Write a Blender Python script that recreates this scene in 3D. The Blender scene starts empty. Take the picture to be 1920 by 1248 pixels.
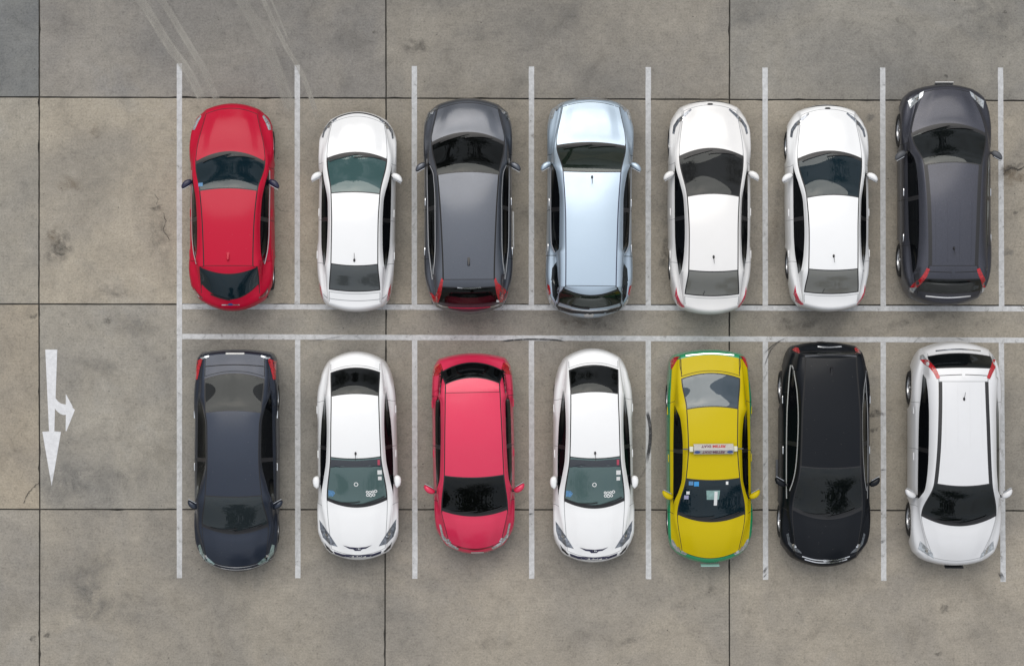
import bpy, bmesh, math, random
import numpy as np
from mathutils import Vector
from mathutils.bvhtree import BVHTree

R = math.radians
sc = bpy.context.scene
col = sc.collection

# ---------------------------------------------------------------- camera
cam = bpy.data.cameras.new('camera')
cam_o = bpy.data.objects.new('camera', cam)
col.objects.link(cam_o)
cam_o.location = (0, 0, 50)
cam_o.rotation_euler = (0, 0, 0)
cam.lens = 84.375
cam.sensor_width = 36
cam.shift_x = 0.0469
cam.clip_start = 1
cam.clip_end = 1000
sc.camera = cam_o

# ---------------------------------------------------------------- sky, sun, exposure
SUN_EL, SUN_AZ = 56, -10           # high soft sun beyond the top of the picture (azimuth from +Y towards +X)
w = bpy.data.worlds.new('World')
sc.world = w
w.use_nodes = True
nt = w.node_tree
for n in list(nt.nodes):
    nt.nodes.remove(n)
wo = nt.nodes.new('ShaderNodeOutputWorld')
bg = nt.nodes.new('ShaderNodeBackground')
sky = nt.nodes.new('ShaderNodeTexSky')
sky.sky_type = 'NISHITA'
sky.sun_disc = False
sky.sun_elevation = R(SUN_EL)
sky.sun_rotation = R(SUN_AZ)
sky.air_density = 1.0
sky.dust_density = 3.0
tc = nt.nodes.new('ShaderNodeTexCoord')
cn = nt.nodes.new('ShaderNodeTexNoise')
cn.inputs['Scale'].default_value = 4.2
cn.inputs['Detail'].default_value = 7
cn.inputs['Roughness'].default_value = 0.55
cn.inputs['Distortion'].default_value = 0.4
cr = nt.nodes.new('ShaderNodeValToRGB')
cr.color_ramp.elements[0].position = 0.30
cr.color_ramp.elements[0].color = (0.45, 0.45, 0.45, 1)
cr.color_ramp.elements[1].position = 0.58
cr.color_ramp.elements[1].color = (1, 1, 1, 1)
cc = nt.nodes.new('ShaderNodeValToRGB')          # cloud brightness, thin to thick
cc.color_ramp.elements[0].position = 0.35
cc.color_ramp.elements[0].color = (9.0, 9.2, 9.5, 1)
cc.color_ramp.elements[1].position = 0.75
cc.color_ramp.elements[1].color = (4.2, 4.35, 4.6, 1)
mx = nt.nodes.new('ShaderNodeMixRGB')
L = nt.links.new
L(tc.outputs['Generated'], cn.inputs['Vector'])
L(cn.outputs['Fac'], cr.inputs['Fac'])
L(cn.outputs['Fac'], cc.inputs['Fac'])
L(cr.outputs['Color'], mx.inputs['Fac'])
L(sky.outputs['Color'], mx.inputs['Color1'])
L(cc.outputs['Color'], mx.inputs['Color2'])
sx = nt.nodes.new('ShaderNodeSeparateXYZ')                # overcast dome: zenith three times as bright as the horizon
L(tc.outputs['Generated'], sx.inputs['Vector'])
mr = nt.nodes.new('ShaderNodeMapRange')
mr.inputs['From Min'].default_value = 0
mr.inputs['From Max'].default_value = 1
mr.inputs['To Min'].default_value = 0.42
mr.inputs['To Max'].default_value = 1.26
L(sx.outputs['Z'], mr.inputs['Value'])
ml = nt.nodes.new('ShaderNodeMixRGB')
ml.blend_type = 'MULTIPLY'
ml.inputs['Fac'].default_value = 1
L(mx.outputs['Color'], ml.inputs['Color1'])
L(mr.outputs['Result'], ml.inputs['Color2'])
L(ml.outputs['Color'], bg.inputs['Color'])
bg.inputs['Strength'].default_value = 0.085
L(bg.outputs['Background'], wo.inputs['Surface'])
sun = bpy.data.lights.new('sun', 'SUN')
sun.energy = 1.3
sun.angle = R(48)
sun.color = (1.0, 0.95, 0.88)
sun_o = bpy.data.objects.new('sun', sun)
col.objects.link(sun_o)
d = Vector((math.sin(R(SUN_AZ)) * math.cos(R(SUN_EL)), math.cos(R(SUN_AZ)) * math.cos(R(SUN_EL)), math.sin(R(SUN_EL))))
sun_o.rotation_euler = d.to_track_quat('Z', 'Y').to_euler()
sun_o.location = d * 60
sc.view_settings.view_transform = 'Standard'
sc.view_settings.look = 'None'
sc.view_settings.gamma = 1
sc.view_settings.use_curve_mapping = False
sc.view_settings.exposure = 0.42
sc.cycles.max_bounces = 6
sc.cycles.transparent_max_bounces = 10

# ---------------------------------------------------------------- materials
def new_mat(name):
    m = bpy.data.materials.new(name)
    m.use_nodes = True
    nt = m.node_tree
    return m, nt, nt.nodes['Principled BSDF'], nt.nodes['Material Output']

def N(nt, t, **kw):
    n = nt.nodes.new(t)
    for k, v in kw.items():
        if k in n.inputs.keys():
            n.inputs[k].default_value = v
        else:
            setattr(n, k, v)
    return n

def ramp(nt, stops, src=None):
    r = nt.nodes.new('ShaderNodeValToRGB')
    e = r.color_ramp.elements
    while len(e) < len(stops):
        e.new(0.5)
    for el, (p, c) in zip(e, stops):
        el.position = p
        el.color = (c, c, c, 1) if not isinstance(c, tuple) else (*c, 1)
    if src is not None:
        nt.links.new(src, r.inputs['Fac'])
    return r

def mixc(nt, mode, fac, a, b):
    m = nt.nodes.new('ShaderNodeMixRGB')
    m.blend_type = mode
    for sock, v in ((m.inputs['Fac'], fac), (m.inputs['Color1'], a), (m.inputs['Color2'], b)):
        if hasattr(v, 'node'):
            nt.links.new(v, sock)
        else:
            sock.default_value = v if not isinstance(v, tuple) else (*v, 1)
    return m.outputs['Color']

def simple(name, c, rough=0.5, metal=0.0, coat=0.0, bump=0.0, spec=0.5, vary=0.0, vscale=8.0):
    m, nt, p, o = new_mat(name)
    p.inputs['Base Color'].default_value = (*c, 1)
    p.inputs['Roughness'].default_value = rough
    p.inputs['Metallic'].default_value = metal
    p.inputs['Coat Weight'].default_value = coat
    p.inputs['Coat Roughness'].default_value = 0.05
    p.inputs['Specular IOR Level'].default_value = spec
    g = N(nt, 'ShaderNodeNewGeometry')
    n = N(nt, 'ShaderNodeTexNoise', Scale=vscale, Detail=5.0)
    nt.links.new(g.outputs['Position'], n.inputs['Vector'])
    if vary:
        r = ramp(nt, [(0.3, 1 - vary), (0.7, 1.0)], n.outputs['Fac'])
        nt.links.new(mixc(nt, 'MULTIPLY', 1.0, c, r.outputs['Color']), p.inputs['Base Color'])
    if bump:
        b = N(nt, 'ShaderNodeBump', Strength=bump, Distance=0.01)
        nt.links.new(n.outputs['Fac'], b.inputs['Height'])
        nt.links.new(b.outputs['Normal'], p.inputs['Normal'])
    return m

def paint(name, c, metal=0.0, rough=0.35, dust=0.06, flake=0.0, coat=1.0):
    """car paint: base coat, fine flake, clear coat, thin uneven road dust"""
    m, nt, p, o = new_mat(name)
    t = N(nt, 'ShaderNodeTexCoord')
    n1 = N(nt, 'ShaderNodeTexNoise', Scale=1.6, Detail=7.0, Roughness=0.65)
    nt.links.new(t.outputs['Object'], n1.inputs['Vector'])
    r1 = ramp(nt, [(0.35, 0.0), (0.8, dust)], n1.outputs['Fac'])
    base = mixc(nt, 'MIX', r1.outputs['Color'], c, (0.42, 0.40, 0.36))
    if flake:
        n2 = N(nt, 'ShaderNodeTexNoise', Scale=160.0, Detail=2.0)
        nt.links.new(t.outputs['Object'], n2.inputs['Vector'])
        r2 = ramp(nt, [(0.3, 1 - flake), (0.7, 1 + flake)], n2.outputs['Fac'])
        base = mixc(nt, 'MULTIPLY', 1.0, base, r2.outputs['Color'])
    n3 = N(nt, 'ShaderNodeTexVoronoi', Scale=9.0)          # droppings and grit
    n3.inputs['Randomness'].default_value = 1.0
    nt.links.new(t.outputs['Object'], n3.inputs['Vector'])
    r3 = ramp(nt, [(0.028, 0.28 if max(c) < 0.6 else 0.0), (0.045, 0.0)], n3.outputs['Distance'])
    base = mixc(nt, 'MIX', r3.outputs['Color'], base, (0.55, 0.54, 0.5))
    nt.links.new(base, p.inputs['Base Color'])
    p.inputs['Metallic'].default_value = metal
    rr = ramp(nt, [(0.3, rough), (0.8, min(1, rough + 0.14))], n1.outputs['Fac'])
    nt.links.new(rr.outputs['Color'], p.inputs['Roughness'])
    p.inputs['Specular IOR Level'].default_value = 0.12
    p.inputs['Coat Weight'].default_value = coat
    p.inputs['Coat Roughness'].default_value = 0.17
    p.inputs['Coat IOR'].default_value = 1.5
    return m

def glass(name, tint, body=(0.006, 0.008, 0.009), see=0.5, ior=1.5):
    """tinted car glass: dark film or painted-in sky reflection, see-through in part, mirror reflection by angle"""
    m, nt, p, o = new_mat(name)
    df = N(nt, 'ShaderNodeBsdfDiffuse')
    df.inputs['Color'].default_value = (*body, 1)
    t = N(nt, 'ShaderNodeBsdfTransparent')
    t.inputs['Color'].default_value = (*tint, 1)
    g = N(nt, 'ShaderNodeBsdfGlossy', Roughness=0.015)
    g.inputs['Color'].default_value = (0.92, 0.97, 0.97, 1)
    mx = N(nt, 'ShaderNodeMixShader', Fac=see)
    nt.links.new(df.outputs['BSDF'], mx.inputs[1])
    nt.links.new(t.outputs['BSDF'], mx.inputs[2])
    fr = N(nt, 'ShaderNodeFresnel', IOR=ior)
    m2 = N(nt, 'ShaderNodeMixShader')
    nt.links.new(fr.outputs['Fac'], m2.inputs[0])
    nt.links.new(mx.outputs['Shader'], m2.inputs[1])
    nt.links.new(g.outputs['BSDF'], m2.inputs[2])
    nt.links.new(m2.outputs['Shader'], o.inputs['Surface'])
    return m

MAT = {
 'glass': glass('car_glass', (0.10, 0.13, 0.13)),
 'glass_teal_sky': glass('teal_sky_glass', (0.26, 0.42, 0.42), (0.075, 0.15, 0.155), 0.4, 1.6),  # diffuse teal stands in for reflected sky and trees
 'glass_navy': glass('navy_tinted_glass', (0.10, 0.16, 0.20), (0.008, 0.024, 0.036), 0.45),
 'glass_slate': glass('slate_glass', (0.12, 0.14, 0.15), (0.030, 0.040, 0.046), 0.4, 1.55),
 'glass_pale': glass('pale_grey_glass', (0.2, 0.22, 0.22), (0.085, 0.095, 0.098), 0.3, 1.7),
 'glass_bluish': glass('bluish_glass', (0.2, 0.25, 0.3), (0.05, 0.075, 0.10), 0.3, 1.7),
 'glass_sky_veil': glass('sky_veiled_glass', (0.3, 0.42, 0.42), (0.12, 0.195, 0.195), 0.35, 1.6),  # paler teal body paints the sky's veil into the glass
 'glass_cloud_sheen': glass('cloud_sheen_glass', (0.3, 0.3, 0.28), (0.19, 0.19, 0.175), 0.25, 1.75),  # cloud reflection put into the body colour
 'glass_char': glass('charcoal_glass', (0.10, 0.10, 0.10), (0.024, 0.025, 0.026), 0.4, 1.35),
 'glass_green': glass('green_tinted_glass', (0.14, 0.2, 0.15), (0.014, 0.024, 0.018), 0.45, 1.65),
 'glass_black': glass('black_glass', (0.08, 0.08, 0.08), (0.004, 0.0045, 0.005), 0.5, 1.4),
 'glass_side': glass('side_glass', (0.05, 0.06, 0.065), (0.006, 0.007, 0.009), 0.4, 1.14),
 'black': simple('black_trim', (0.012, 0.012, 0.014), 0.45),
 'rubber': simple('tyre_rubber', (0.018, 0.018, 0.019), 0.8, vary=0.4, vscale=20),
 'under': simple('underbody', (0.012, 0.012, 0.012), 0.9),
 'seam': simple('panel_gap', (0.01, 0.01, 0.011), 0.8),
 'seamgrey': simple('pale_panel_gap', (0.30, 0.31, 0.32), 0.6),
 'darkgrey': simple('dark_grey_plastic', (0.07, 0.075, 0.085), 0.5),
 'chrome': simple('chrome', (0.75, 0.76, 0.78), 0.12, 1.0),
 'satin': simple('satin_metal', (0.55, 0.56, 0.58), 0.4, 0.25),
 'rim': simple('alloy_rim', (0.42, 0.43, 0.45), 0.3, 0.9),
 'mirrorglass': simple('mirror_glass', (0.6, 0.62, 0.65), 0.03, 1.0),
 'lamp': simple('clear_lamp', (0.66, 0.70, 0.73), 0.12, 0.55, 1.0, vary=0.55, vscale=22),
 'lampgrey': simple('smoked_lamp', (0.30, 0.33, 0.38), 0.15, 0.5, 1.0, vary=0.7, vscale=18),
 'lampdark': simple('dark_lamp', (0.16, 0.18, 0.2), 0.15, 0.5, 1.0, vary=0.8, vscale=18),
 'lampteal': simple('teal_lamp', (0.42, 0.58, 0.58), 0.12, 0.55, 1.0, vary=0.6, vscale=16),
 'red': simple('red_lens', (0.50, 0.008, 0.016), 0.2, 0.0, 0.5, vary=0.6, vscale=26),
 'crimson': simple('crimson_lens', (0.60, 0.012, 0.06), 0.2, 0.0, 0.5, vary=0.3, vscale=26),
 'darkred': simple('dark_red_lens', (0.16, 0.008, 0.014), 0.2, 0.0, 1.0),
 'orange': simple('orange_lens', (0.7, 0.22, 0.05), 0.2, 0.0, 1.0),
 'plate': simple('number_plate_white', (0.62, 0.62, 0.6), 0.5, vary=0.35, vscale=60),
 'shade': simple('sun_shade_band', (0.022, 0.027, 0.036), 0.15, 0.0, 0.6),
 'white': simple('white_print', (0.72, 0.74, 0.74), 0.5),
 'blue': simple('blue_enamel', (0.05, 0.08, 0.25), 0.2, 0.2, 1.0),
 'stickerblue': simple('blue_sticker', (0.12, 0.3, 0.55), 0.5, vary=0.5, vscale=40),
 'stickercyan': simple('cyan_sticker', (0.04, 0.28, 0.62), 0.5),
 'stickerlilac': simple('lilac_sticker', (0.42, 0.42, 0.62), 0.5, vary=0.4, vscale=50),
 'stickerred': simple('red_sticker', (0.4, 0.05, 0.09), 0.5),
 'mint': simple('mint_paper', (0.28, 0.45, 0.43), 0.6, vary=0.4, vscale=12),
 'navytrim': simple('navy_black_trim', (0.018, 0.018, 0.05), 0.35),
 'cabin': simple('cabin_trim', (0.035, 0.036, 0.04), 0.8, vary=0.4, vscale=6),
 'seatcloth': simple('seat_cloth', (0.075, 0.075, 0.08), 0.9, vary=0.4, vscale=12),
}

# ---------------------------------------------------------------- object helpers
def mesh_obj(name, verts, faces, mat, parent=None, smooth=False, normals=None):
    me = bpy.data.meshes.new(name)
    me.from_pydata([tuple(v) for v in verts], [], faces)
    me.update()
    if smooth:
        me.polygons.foreach_set('use_smooth', [True] * len(me.polygons))
    if normals is not None:
        me.normals_split_custom_set_from_vertices([tuple(n) for n in normals])
    me.materials.append(mat)
    return link(name, me, parent)

def link(name, me, parent=None):
    o = bpy.data.objects.new(name, me)
    col.objects.link(o)
    o.parent = parent
    return o

def bm_mesh(name, bm, mat, smooth=False):
    me = bpy.data.meshes.new(name)
    bmesh.ops.recalc_face_normals(bm, faces=bm.faces)
    bm.to_mesh(me)
    bm.free()
    if smooth:
        me.polygons.foreach_set('use_smooth', [True] * len(me.polygons))
    if mat:
        me.materials.append(mat)
    return me

def structure(o):
    o['kind'] = 'structure'
    return o

def box(bm, c, s, bevel=0.0):
    r = bmesh.ops.create_cube(bm, size=1.0)
    for v in r['verts']:
        v.co = Vector((v.co.x * s[0] + c[0], v.co.y * s[1] + c[1], v.co.z * s[2] + c[2]))
    if bevel:
        es = list({e for v in r['verts'] for e in v.link_edges})
        bmesh.ops.bevel(bm, geom=es, offset=bevel, segments=3, affect='EDGES', profile=0.5)

def pchip(xs, ys):
    o = np.argsort(xs)
    x = np.array(xs, float)[o]
    y = np.array(ys, float)[o]
    h = np.diff(x)
    dl = np.diff(y) / h
    n = len(x)
    m = np.zeros(n)
    if n == 2:
        m[:] = dl[0]
    else:
        for i in range(1, n - 1):
            if dl[i - 1] * dl[i] > 0:
                w1, w2 = 2 * h[i] + h[i - 1], h[i] + 2 * h[i - 1]
                m[i] = (w1 + w2) / (w1 / dl[i - 1] + w2 / dl[i])
        m[0], m[-1] = dl[0], dl[-1]
    def f(q):
        q = min(max(q, x[0]), x[-1])
        i = min(max(int(np.searchsorted(x, q)) - 1, 0), n - 2)
        t = (q - x[i]) / h[i]
        return float((2*t**3 - 3*t*t + 1) * y[i] + (t**3 - 2*t*t + t) * h[i] * m[i] + (-2*t**3 + 3*t*t) * y[i+1] + (t**3 - t*t) * h[i] * m[i+1])
    return f

# ---------------------------------------------------------------- the lot: bed, slabs, paint, marks
def concrete(name, tint_from_object=True):
    m, nt, p, o = new_mat(name)
    g = N(nt, 'ShaderNodeNewGeometry')
    pos = g.outputs['Position']
    big = N(nt, 'ShaderNodeTexNoise', Scale=0.33, Detail=6.0, Roughness=0.62, Distortion=0.5)
    mid = N(nt, 'ShaderNodeTexNoise', Scale=1.5, Detail=9.0, Roughness=0.68, Distortion=0.7)
    fine = N(nt, 'ShaderNodeTexNoise', Scale=26.0, Detail=5.0, Roughness=0.7)
    grain = N(nt, 'ShaderNodeTexNoise', Scale=110.0, Detail=2.0)
    for n in (big, mid, fine, grain):
        nt.links.new(pos, n.inputs['Vector'])
    mp = N(nt, 'ShaderNodeMapping')                       # broom finish: streaks along x
    mp.inputs['Scale'].default_value = (1.2, 34.0, 1.0)
    nt.links.new(pos, mp.inputs['Vector'])
    broom = N(nt, 'ShaderNodeTexNoise', Scale=1.0, Detail=5.0, Roughness=0.7)
    nt.links.new(mp.outputs['Vector'], broom.inputs['Vector'])
    c = ramp(nt, [(0.28, (0.216, 0.207, 0.191)), (0.44, (0.268, 0.251, 0.223)), (0.58, (0.318, 0.293, 0.251)), (0.74, (0.278, 0.266, 0.245))], big.outputs['Fac']).outputs['Color']
    c = mixc(nt, 'MULTIPLY', 1.0, c, ramp(nt, [(0.28, 0.74), (0.42, 0.93), (0.58, 1.03), (0.74, 1.15)], mid.outputs['Fac']).outputs['Color'])
    c = mixc(nt, 'MULTIPLY', 1.0, c, ramp(nt, [(0.25, 0.70), (0.5, 1.0), (0.75, 1.18)], fine.outputs['Fac']).outputs['Color'])
    c = mixc(nt, 'MULTIPLY', 1.0, c, ramp(nt, [(0.25, 0.80), (0.75, 1.18)], grain.outputs['Fac']).outputs['Color'])
    c = mixc(nt, 'MULTIPLY', 1.0, c, ramp(nt, [(0.25, 0.93), (0.75, 1.06)], broom.outputs['Fac']).outputs['Color'])
    m6 = N(nt, 'ShaderNodeTexNoise', Scale=6.5, Detail=9.0, Roughness=0.78, Distortion=0.3)
    nt.links.new(pos, m6.inputs['Vector'])
    c = mixc(nt, 'MULTIPLY', 1.0, c, ramp(nt, [(0.32, 0.78), (0.46, 0.98), (0.60, 1.04), (0.72, 1.16)], m6.outputs['Fac']).outputs['Color'])
    # blotches of grey cement paste and small pits
    bl = N(nt, 'ShaderNodeTexNoise', Scale=3.6, Detail=8.0, Roughness=0.75, Distortion=1.2)
    nt.links.new(pos, bl.inputs['Vector'])
    c = mixc(nt, 'MIX', ramp(nt, [(0.60, 0.0), (0.74, 0.45)], bl.outputs['Fac']).outputs['Color'], c, (0.165, 0.158, 0.145))
    pit = N(nt, 'ShaderNodeTexVoronoi', Scale=2.4)
    nt.links.new(pos, pit.inputs['Vector'])
    pm = ramp(nt, [(0.022, 0.8), (0.040, 0.0)], pit.outputs['Distance']).outputs['Color']
    c = mixc(nt, 'MIX', pm, c, (0.05, 0.046, 0.042))
    pit2 = N(nt, 'ShaderNodeTexVoronoi', Scale=6.5)
    nt.links.new(pos, pit2.inputs['Vector'])
    pn = N(nt, 'ShaderNodeTexNoise', Scale=0.8, Detail=2.0)
    nt.links.new(pos, pn.inputs['Vector'])
    pk = mixc(nt, 'MULTIPLY', 1.0, ramp(nt, [(0.05, 0.7), (0.10, 0.0)], pit2.outputs['Distance']).outputs['Color'], ramp(nt, [(0.48, 0.0), (0.62, 1.0)], pn.outputs['Fac']).outputs['Color'])
    c = mixc(nt, 'MIX', pk, c, (0.10, 0.094, 0.085))
    if tint_from_object:
        oi = N(nt, 'ShaderNodeObjectInfo')
        c = mixc(nt, 'MULTIPLY', 1.0, c, oi.outputs['Color'])
    nt.links.new(c, p.inputs['Base Color'])
    p.inputs['Roughness'].default_value = 0.85
    p.inputs['Specular IOR Level'].default_value = 0.25
    b = N(nt, 'ShaderNodeBump', Strength=0.25, Distance=0.006)
    nt.links.new(fine.outputs['Fac'], b.inputs['Height'])
    nt.links.new(b.outputs['Normal'], p.inputs['Normal'])
    return m

def worn(name, c, alpha_stops, scale=(3, 3, 1), detail=8.0, rough=0.75, edge=False, jitter=1.5, fine=30.0):
    """thin coating on concrete whose cover is broken by noise; edge fades with the sheet's own UV"""
    m, nt, p, o = new_mat(name)
    g = N(nt, 'ShaderNodeNewGeometry')
    mp = N(nt, 'ShaderNodeMapping')
    mp.inputs['Scale'].default_value = scale
    nt.links.new(g.outputs['Position'], mp.inputs['Vector'])
    n = N(nt, 'ShaderNodeTexNoise', Scale=1.0, Detail=detail, Roughness=0.72, Distortion=0.8)
    nt.links.new(mp.outputs['Vector'], n.inputs['Vector'])
    a = ramp(nt, alpha_stops, n.outputs['Fac']).outputs['Color']
    if edge:
        at = N(nt, 'ShaderNodeAttribute', attribute_name='fade')
        f2 = N(nt, 'ShaderNodeTexNoise', Scale=7.0, Detail=7.0, Roughness=0.8)
        nt.links.new(g.outputs['Position'], f2.inputs['Vector'])
        jit = N(nt, 'ShaderNodeMath', operation='MULTIPLY_ADD')
        nt.links.new(f2.outputs['Fac'], jit.inputs[0])
        jit.inputs[1].default_value = jitter
        jit.inputs[2].default_value = -jitter / 2
        s = N(nt, 'ShaderNodeMath', operation='ADD', use_clamp=True)
        nt.links.new(at.outputs['Fac'], s.inputs[0])
        nt.links.new(jit.outputs['Value'], s.inputs[1])
        mlt = N(nt, 'ShaderNodeMath', operation='MULTIPLY', use_clamp=True)
        nt.links.new(s.outputs['Value'], mlt.inputs[0])
        nt.links.new(at.outputs['Fac'], mlt.inputs[1])
        a = mixc(nt, 'MULTIPLY', 1.0, a, mlt.outputs['Value'])
    fn = N(nt, 'ShaderNodeTexNoise', Scale=fine, Detail=5.0, Roughness=0.7)
    nt.links.new(g.outputs['Position'], fn.inputs['Vector'])
    cc = mixc(nt, 'MULTIPLY', 1.0, c, ramp(nt, [(0.3, 0.82), (0.7, 1.05)], fn.outputs['Fac']).outputs['Color'])
    nt.links.new(cc, p.inputs['Base Color'])
    p.inputs['Roughness'].default_value = rough
    p.inputs['Specular IOR Level'].default_value = 0.3
    nt.links.new(a, p.inputs['Alpha'])
    return m

M_CON = concrete('slab_concrete')
M_GROUND = concrete('ground_concrete', False)
M_JOINT = simple('joint_filler', (0.045, 0.042, 0.036), 0.95, vary=0.6, vscale=5)
M_PAINT = worn('road_paint', (0.60, 0.61, 0.62), [(0.30, 0.15), (0.40, 0.80), (0.6, 0.96)], (7, 7, 1), fine=12)
M_ARROW = worn('arrow_paint', (0.66, 0.67, 0.69), [(0.24, 0.6), (0.36, 0.98)], (5, 5, 1), fine=12)
M_SCUFF = worn('light_tyre_track', (0.45, 0.43, 0.385), [(0.28, 0.30), (0.62, 0.74)], (3.0, 1.2, 1), edge=True, jitter=0.5)
M_RUBBER = worn('dark_tyre_mark', (0.055, 0.057, 0.062), [(0.30, 0.35), (0.58, 0.95)], (9, 9, 1), edge=True, jitter=0.9)
M_STAIN = worn('dark_stain', (0.085, 0.08, 0.072), [(0.40, 0.0), (0.62, 0.62)], (6, 6, 1), edge=True)
M_RUST = worn('brown_stain', (0.17, 0.125, 0.08), [(0.38, 0.0), (0.65, 0.55)], (5, 5, 1), edge=True)
M_PALE = worn('pale_patch', (0.36, 0.335, 0.285), [(0.38, 0.0), (0.66, 0.5)], (3, 3, 1), edge=True)
M_GREY = worn('grey_patch', (0.15, 0.15, 0.148), [(0.38, 0.0), (0.66, 0.55)], (2.2, 2.2, 1), edge=True)
M_CRACK = simple('crack', (0.05, 0.046, 0.04), 0.95)

K = 1 / 90.0
def gp(x, y):                      # survey of the lot: ground metres from the site plan (90 units to the metre, origin 870,624)
    return ((x - 870) * K, (624 - y) * K)

ground = structure(mesh_obj('ground', [(-300, -300, -0.06), (300, -300, -0.06), (300, 300, -0.06), (-300, 300, -0.06)], [(0, 1, 2, 3)], M_GROUND))
XS = [-1872, -1223, -574, 75, 724, 1369.5, 2014, 2660, 3306]
YS = [-982, -596, -208, 182, 570, 954, 1341, 1728, 2112]
x0, y0 = gp(XS[0], YS[-1]); x1, y1 = gp(XS[-1], YS[0])
bm = bmesh.new()
box(bm, ((x0 + x1) / 2, (y0 + y1) / 2, -0.035), (x1 - x0, y1 - y0, 0.03))
pavement = structure(link('pavement', bm_mesh('pavement', bm, M_JOINT)))

rng = random.Random(4)
TINT = {(2, 2): (0.60, 0.66, 0.74), (3, 2): (0.84, 0.85, 0.88), (4, 2): (0.87, 0.87, 0.87), (5, 2): (0.83, 0.85, 0.87),
        (2, 3): (0.98, 0.98, 0.96), (3, 3): (1.10, 1.07, 1.01), (4, 3): (0.98, 0.96, 0.92), (5, 3): (1.0, 0.98, 0.94),
        (2, 4): (1.04, 0.99, 0.91), (3, 4): (0.94, 0.95, 0.95), (4, 4): (0.95, 0.94, 0.92), (5, 4): (0.94, 0.93, 0.9),
        (2, 5): (0.90, 0.90, 0.90), (3, 5): (0.93, 0.92, 0.90), (4, 5): (1.0, 0.98, 0.95), (5, 5): (1.0, 0.98, 0.95)}
GAP = 0.013
for i in range(len(XS) - 1):
    for j in range(len(YS) - 1):
        # joints were sawn slightly out of line: corners shared by neighbours
        def corner(a, b):
            r = random.Random(a * 31 + b * 7)
            x, y = gp(XS[a], YS[b])
            return x + r.uniform(-.012, .012) + (0.02 if b < 2 else 0) - 0.003 * b, y - (a - 3) * 0.028 * (1 if b == 3 else 0.35) + r.uniform(-.006, .006)
        A, B, C, D = (Vector(corner(*q)) for q in ((i, j), (i + 1, j), (i + 1, j + 1), (i, j + 1)))
        n = 40 if 2 <= i <= 5 and 2 <= j <= 5 else 8
        def chip():
            return GAP + abs(rng.gauss(0.0, 0.003)) + (rng.uniform(0.005, 0.018) if rng.random() < 0.035 else 0)
        gx = [[None] * (n + 1) for _ in range(n + 1)]
        top = [chip() for _ in range(n + 1)]; bot = [chip() for _ in range(n + 1)]
        lef = [chip() for _ in range(n + 1)]; rig = [chip() for _ in range(n + 1)]
        for a in range(n + 1):
            for b in range(n + 1):
                u, v = a / n, b / n
                p = A * (1 - u) * (1 - v) + B * u * (1 - v) + C * u * v + D * (1 - u) * v
                gx[a][b] = Vector((p.x + lef[b] * (a == 0) - rig[b] * (a == n), p.y - top[a] * (b == 0) + bot[a] * (b == n)))
        vs = [(gx[a][b].x, gx[a][b].y, 0.0) for a in range(n + 1) for b in range(n + 1)]
        fs = [(a * (n + 1) + b, a * (n + 1) + b + 1, (a + 1) * (n + 1) + b + 1, (a + 1) * (n + 1) + b) for a in range(n) for b in range(n)]
        ed = [(a, 0) for a in range(n)] + [(n, b) for b in range(n)] + [(a, n) for a in range(n, 0, -1)] + [(0, b) for b in range(n, 0, -1)]
        base = len(vs)
        vs += [(gx[a][b].x, gx[a][b].y, -0.03) for a, b in ed]
        for k in range(len(ed)):
            k2 = (k + 1) % len(ed)
            fs.append((ed[k][0] * (n + 1) + ed[k][1], ed[k2][0] * (n + 1) + ed[k2][1], base + k2, base + k))
        s = mesh_obj('slab', vs, fs, M_CON, pavement)
        t = TINT.get((i, j))
        if t is None:
            v = rng.uniform(0.9, 1.04)
            t = (v, v * 0.99, v * 0.97)
        s.color = (*t, 1)

def sheet(name, pts, mat, z=0.004):
    return mesh_obj(name, [(x, y, z) for x, y in pts], [tuple(range(len(pts)))], mat, pavement)

def strip(xa, ya, xb, yb, wd):
    """one painted line with slightly wavering edges"""
    a, b = Vector(gp(xa, ya)), Vector(gp(xb, yb))
    dr = (b - a).normalized()
    nm = Vector((-dr.y, dr.x))
    n = max(6, int((b - a).length / 0.12))
    Lp, Rp = [], []
    for k in range(n + 1):
        p = a + (b - a) * k / n
        Lp.append(p + nm * (wd / 2 + rng.uniform(-.002, .003)))
        Rp.append(p - nm * (wd / 2 + rng.uniform(-.002, .003)))
    vs = [(*p, 0.004) for p in Lp] + [(*p, 0.004) for p in Rp]
    fs = [(k, n + 1 + k, n + 2 + k, k + 1) for k in range(n)]
    return mesh_obj('painted_line', vs, fs, M_PAINT, pavement)

LW = 0.11
strip(336.5, 119, 336.5, 1083, LW)
for xa, ya, xb, yb in ((557.5, 122, 557.5, 569.8), (777, 124, 777, 570.5), (996.5, 125, 996.5, 571.2), (1215.5, 126, 1215.5, 571.8), (1434.5, 127, 1435, 572.4), (1655, 127, 1656, 573), (1876, 127, 1878, 573.6)):
    strip(xa, ya, xb, yb, LW)
strip(342, 574.5, 2010, 579, 0.108)
strip(342, 630.5, 2010, 638, 0.108)
for xa, ya, xb, yb in ((558, 636.8, 558.5, 1083), (777.5, 637.6, 778, 1084), (996.5, 638.5, 997, 1084), (1215.5, 639.4, 1216, 1085), (1435, 640.4, 1435.5, 1086), (1656, 641.4, 1657, 1088), (1877.5, 642.4, 1881, 1090)):
    strip(xa, ya, xb, yb, LW)

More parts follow.
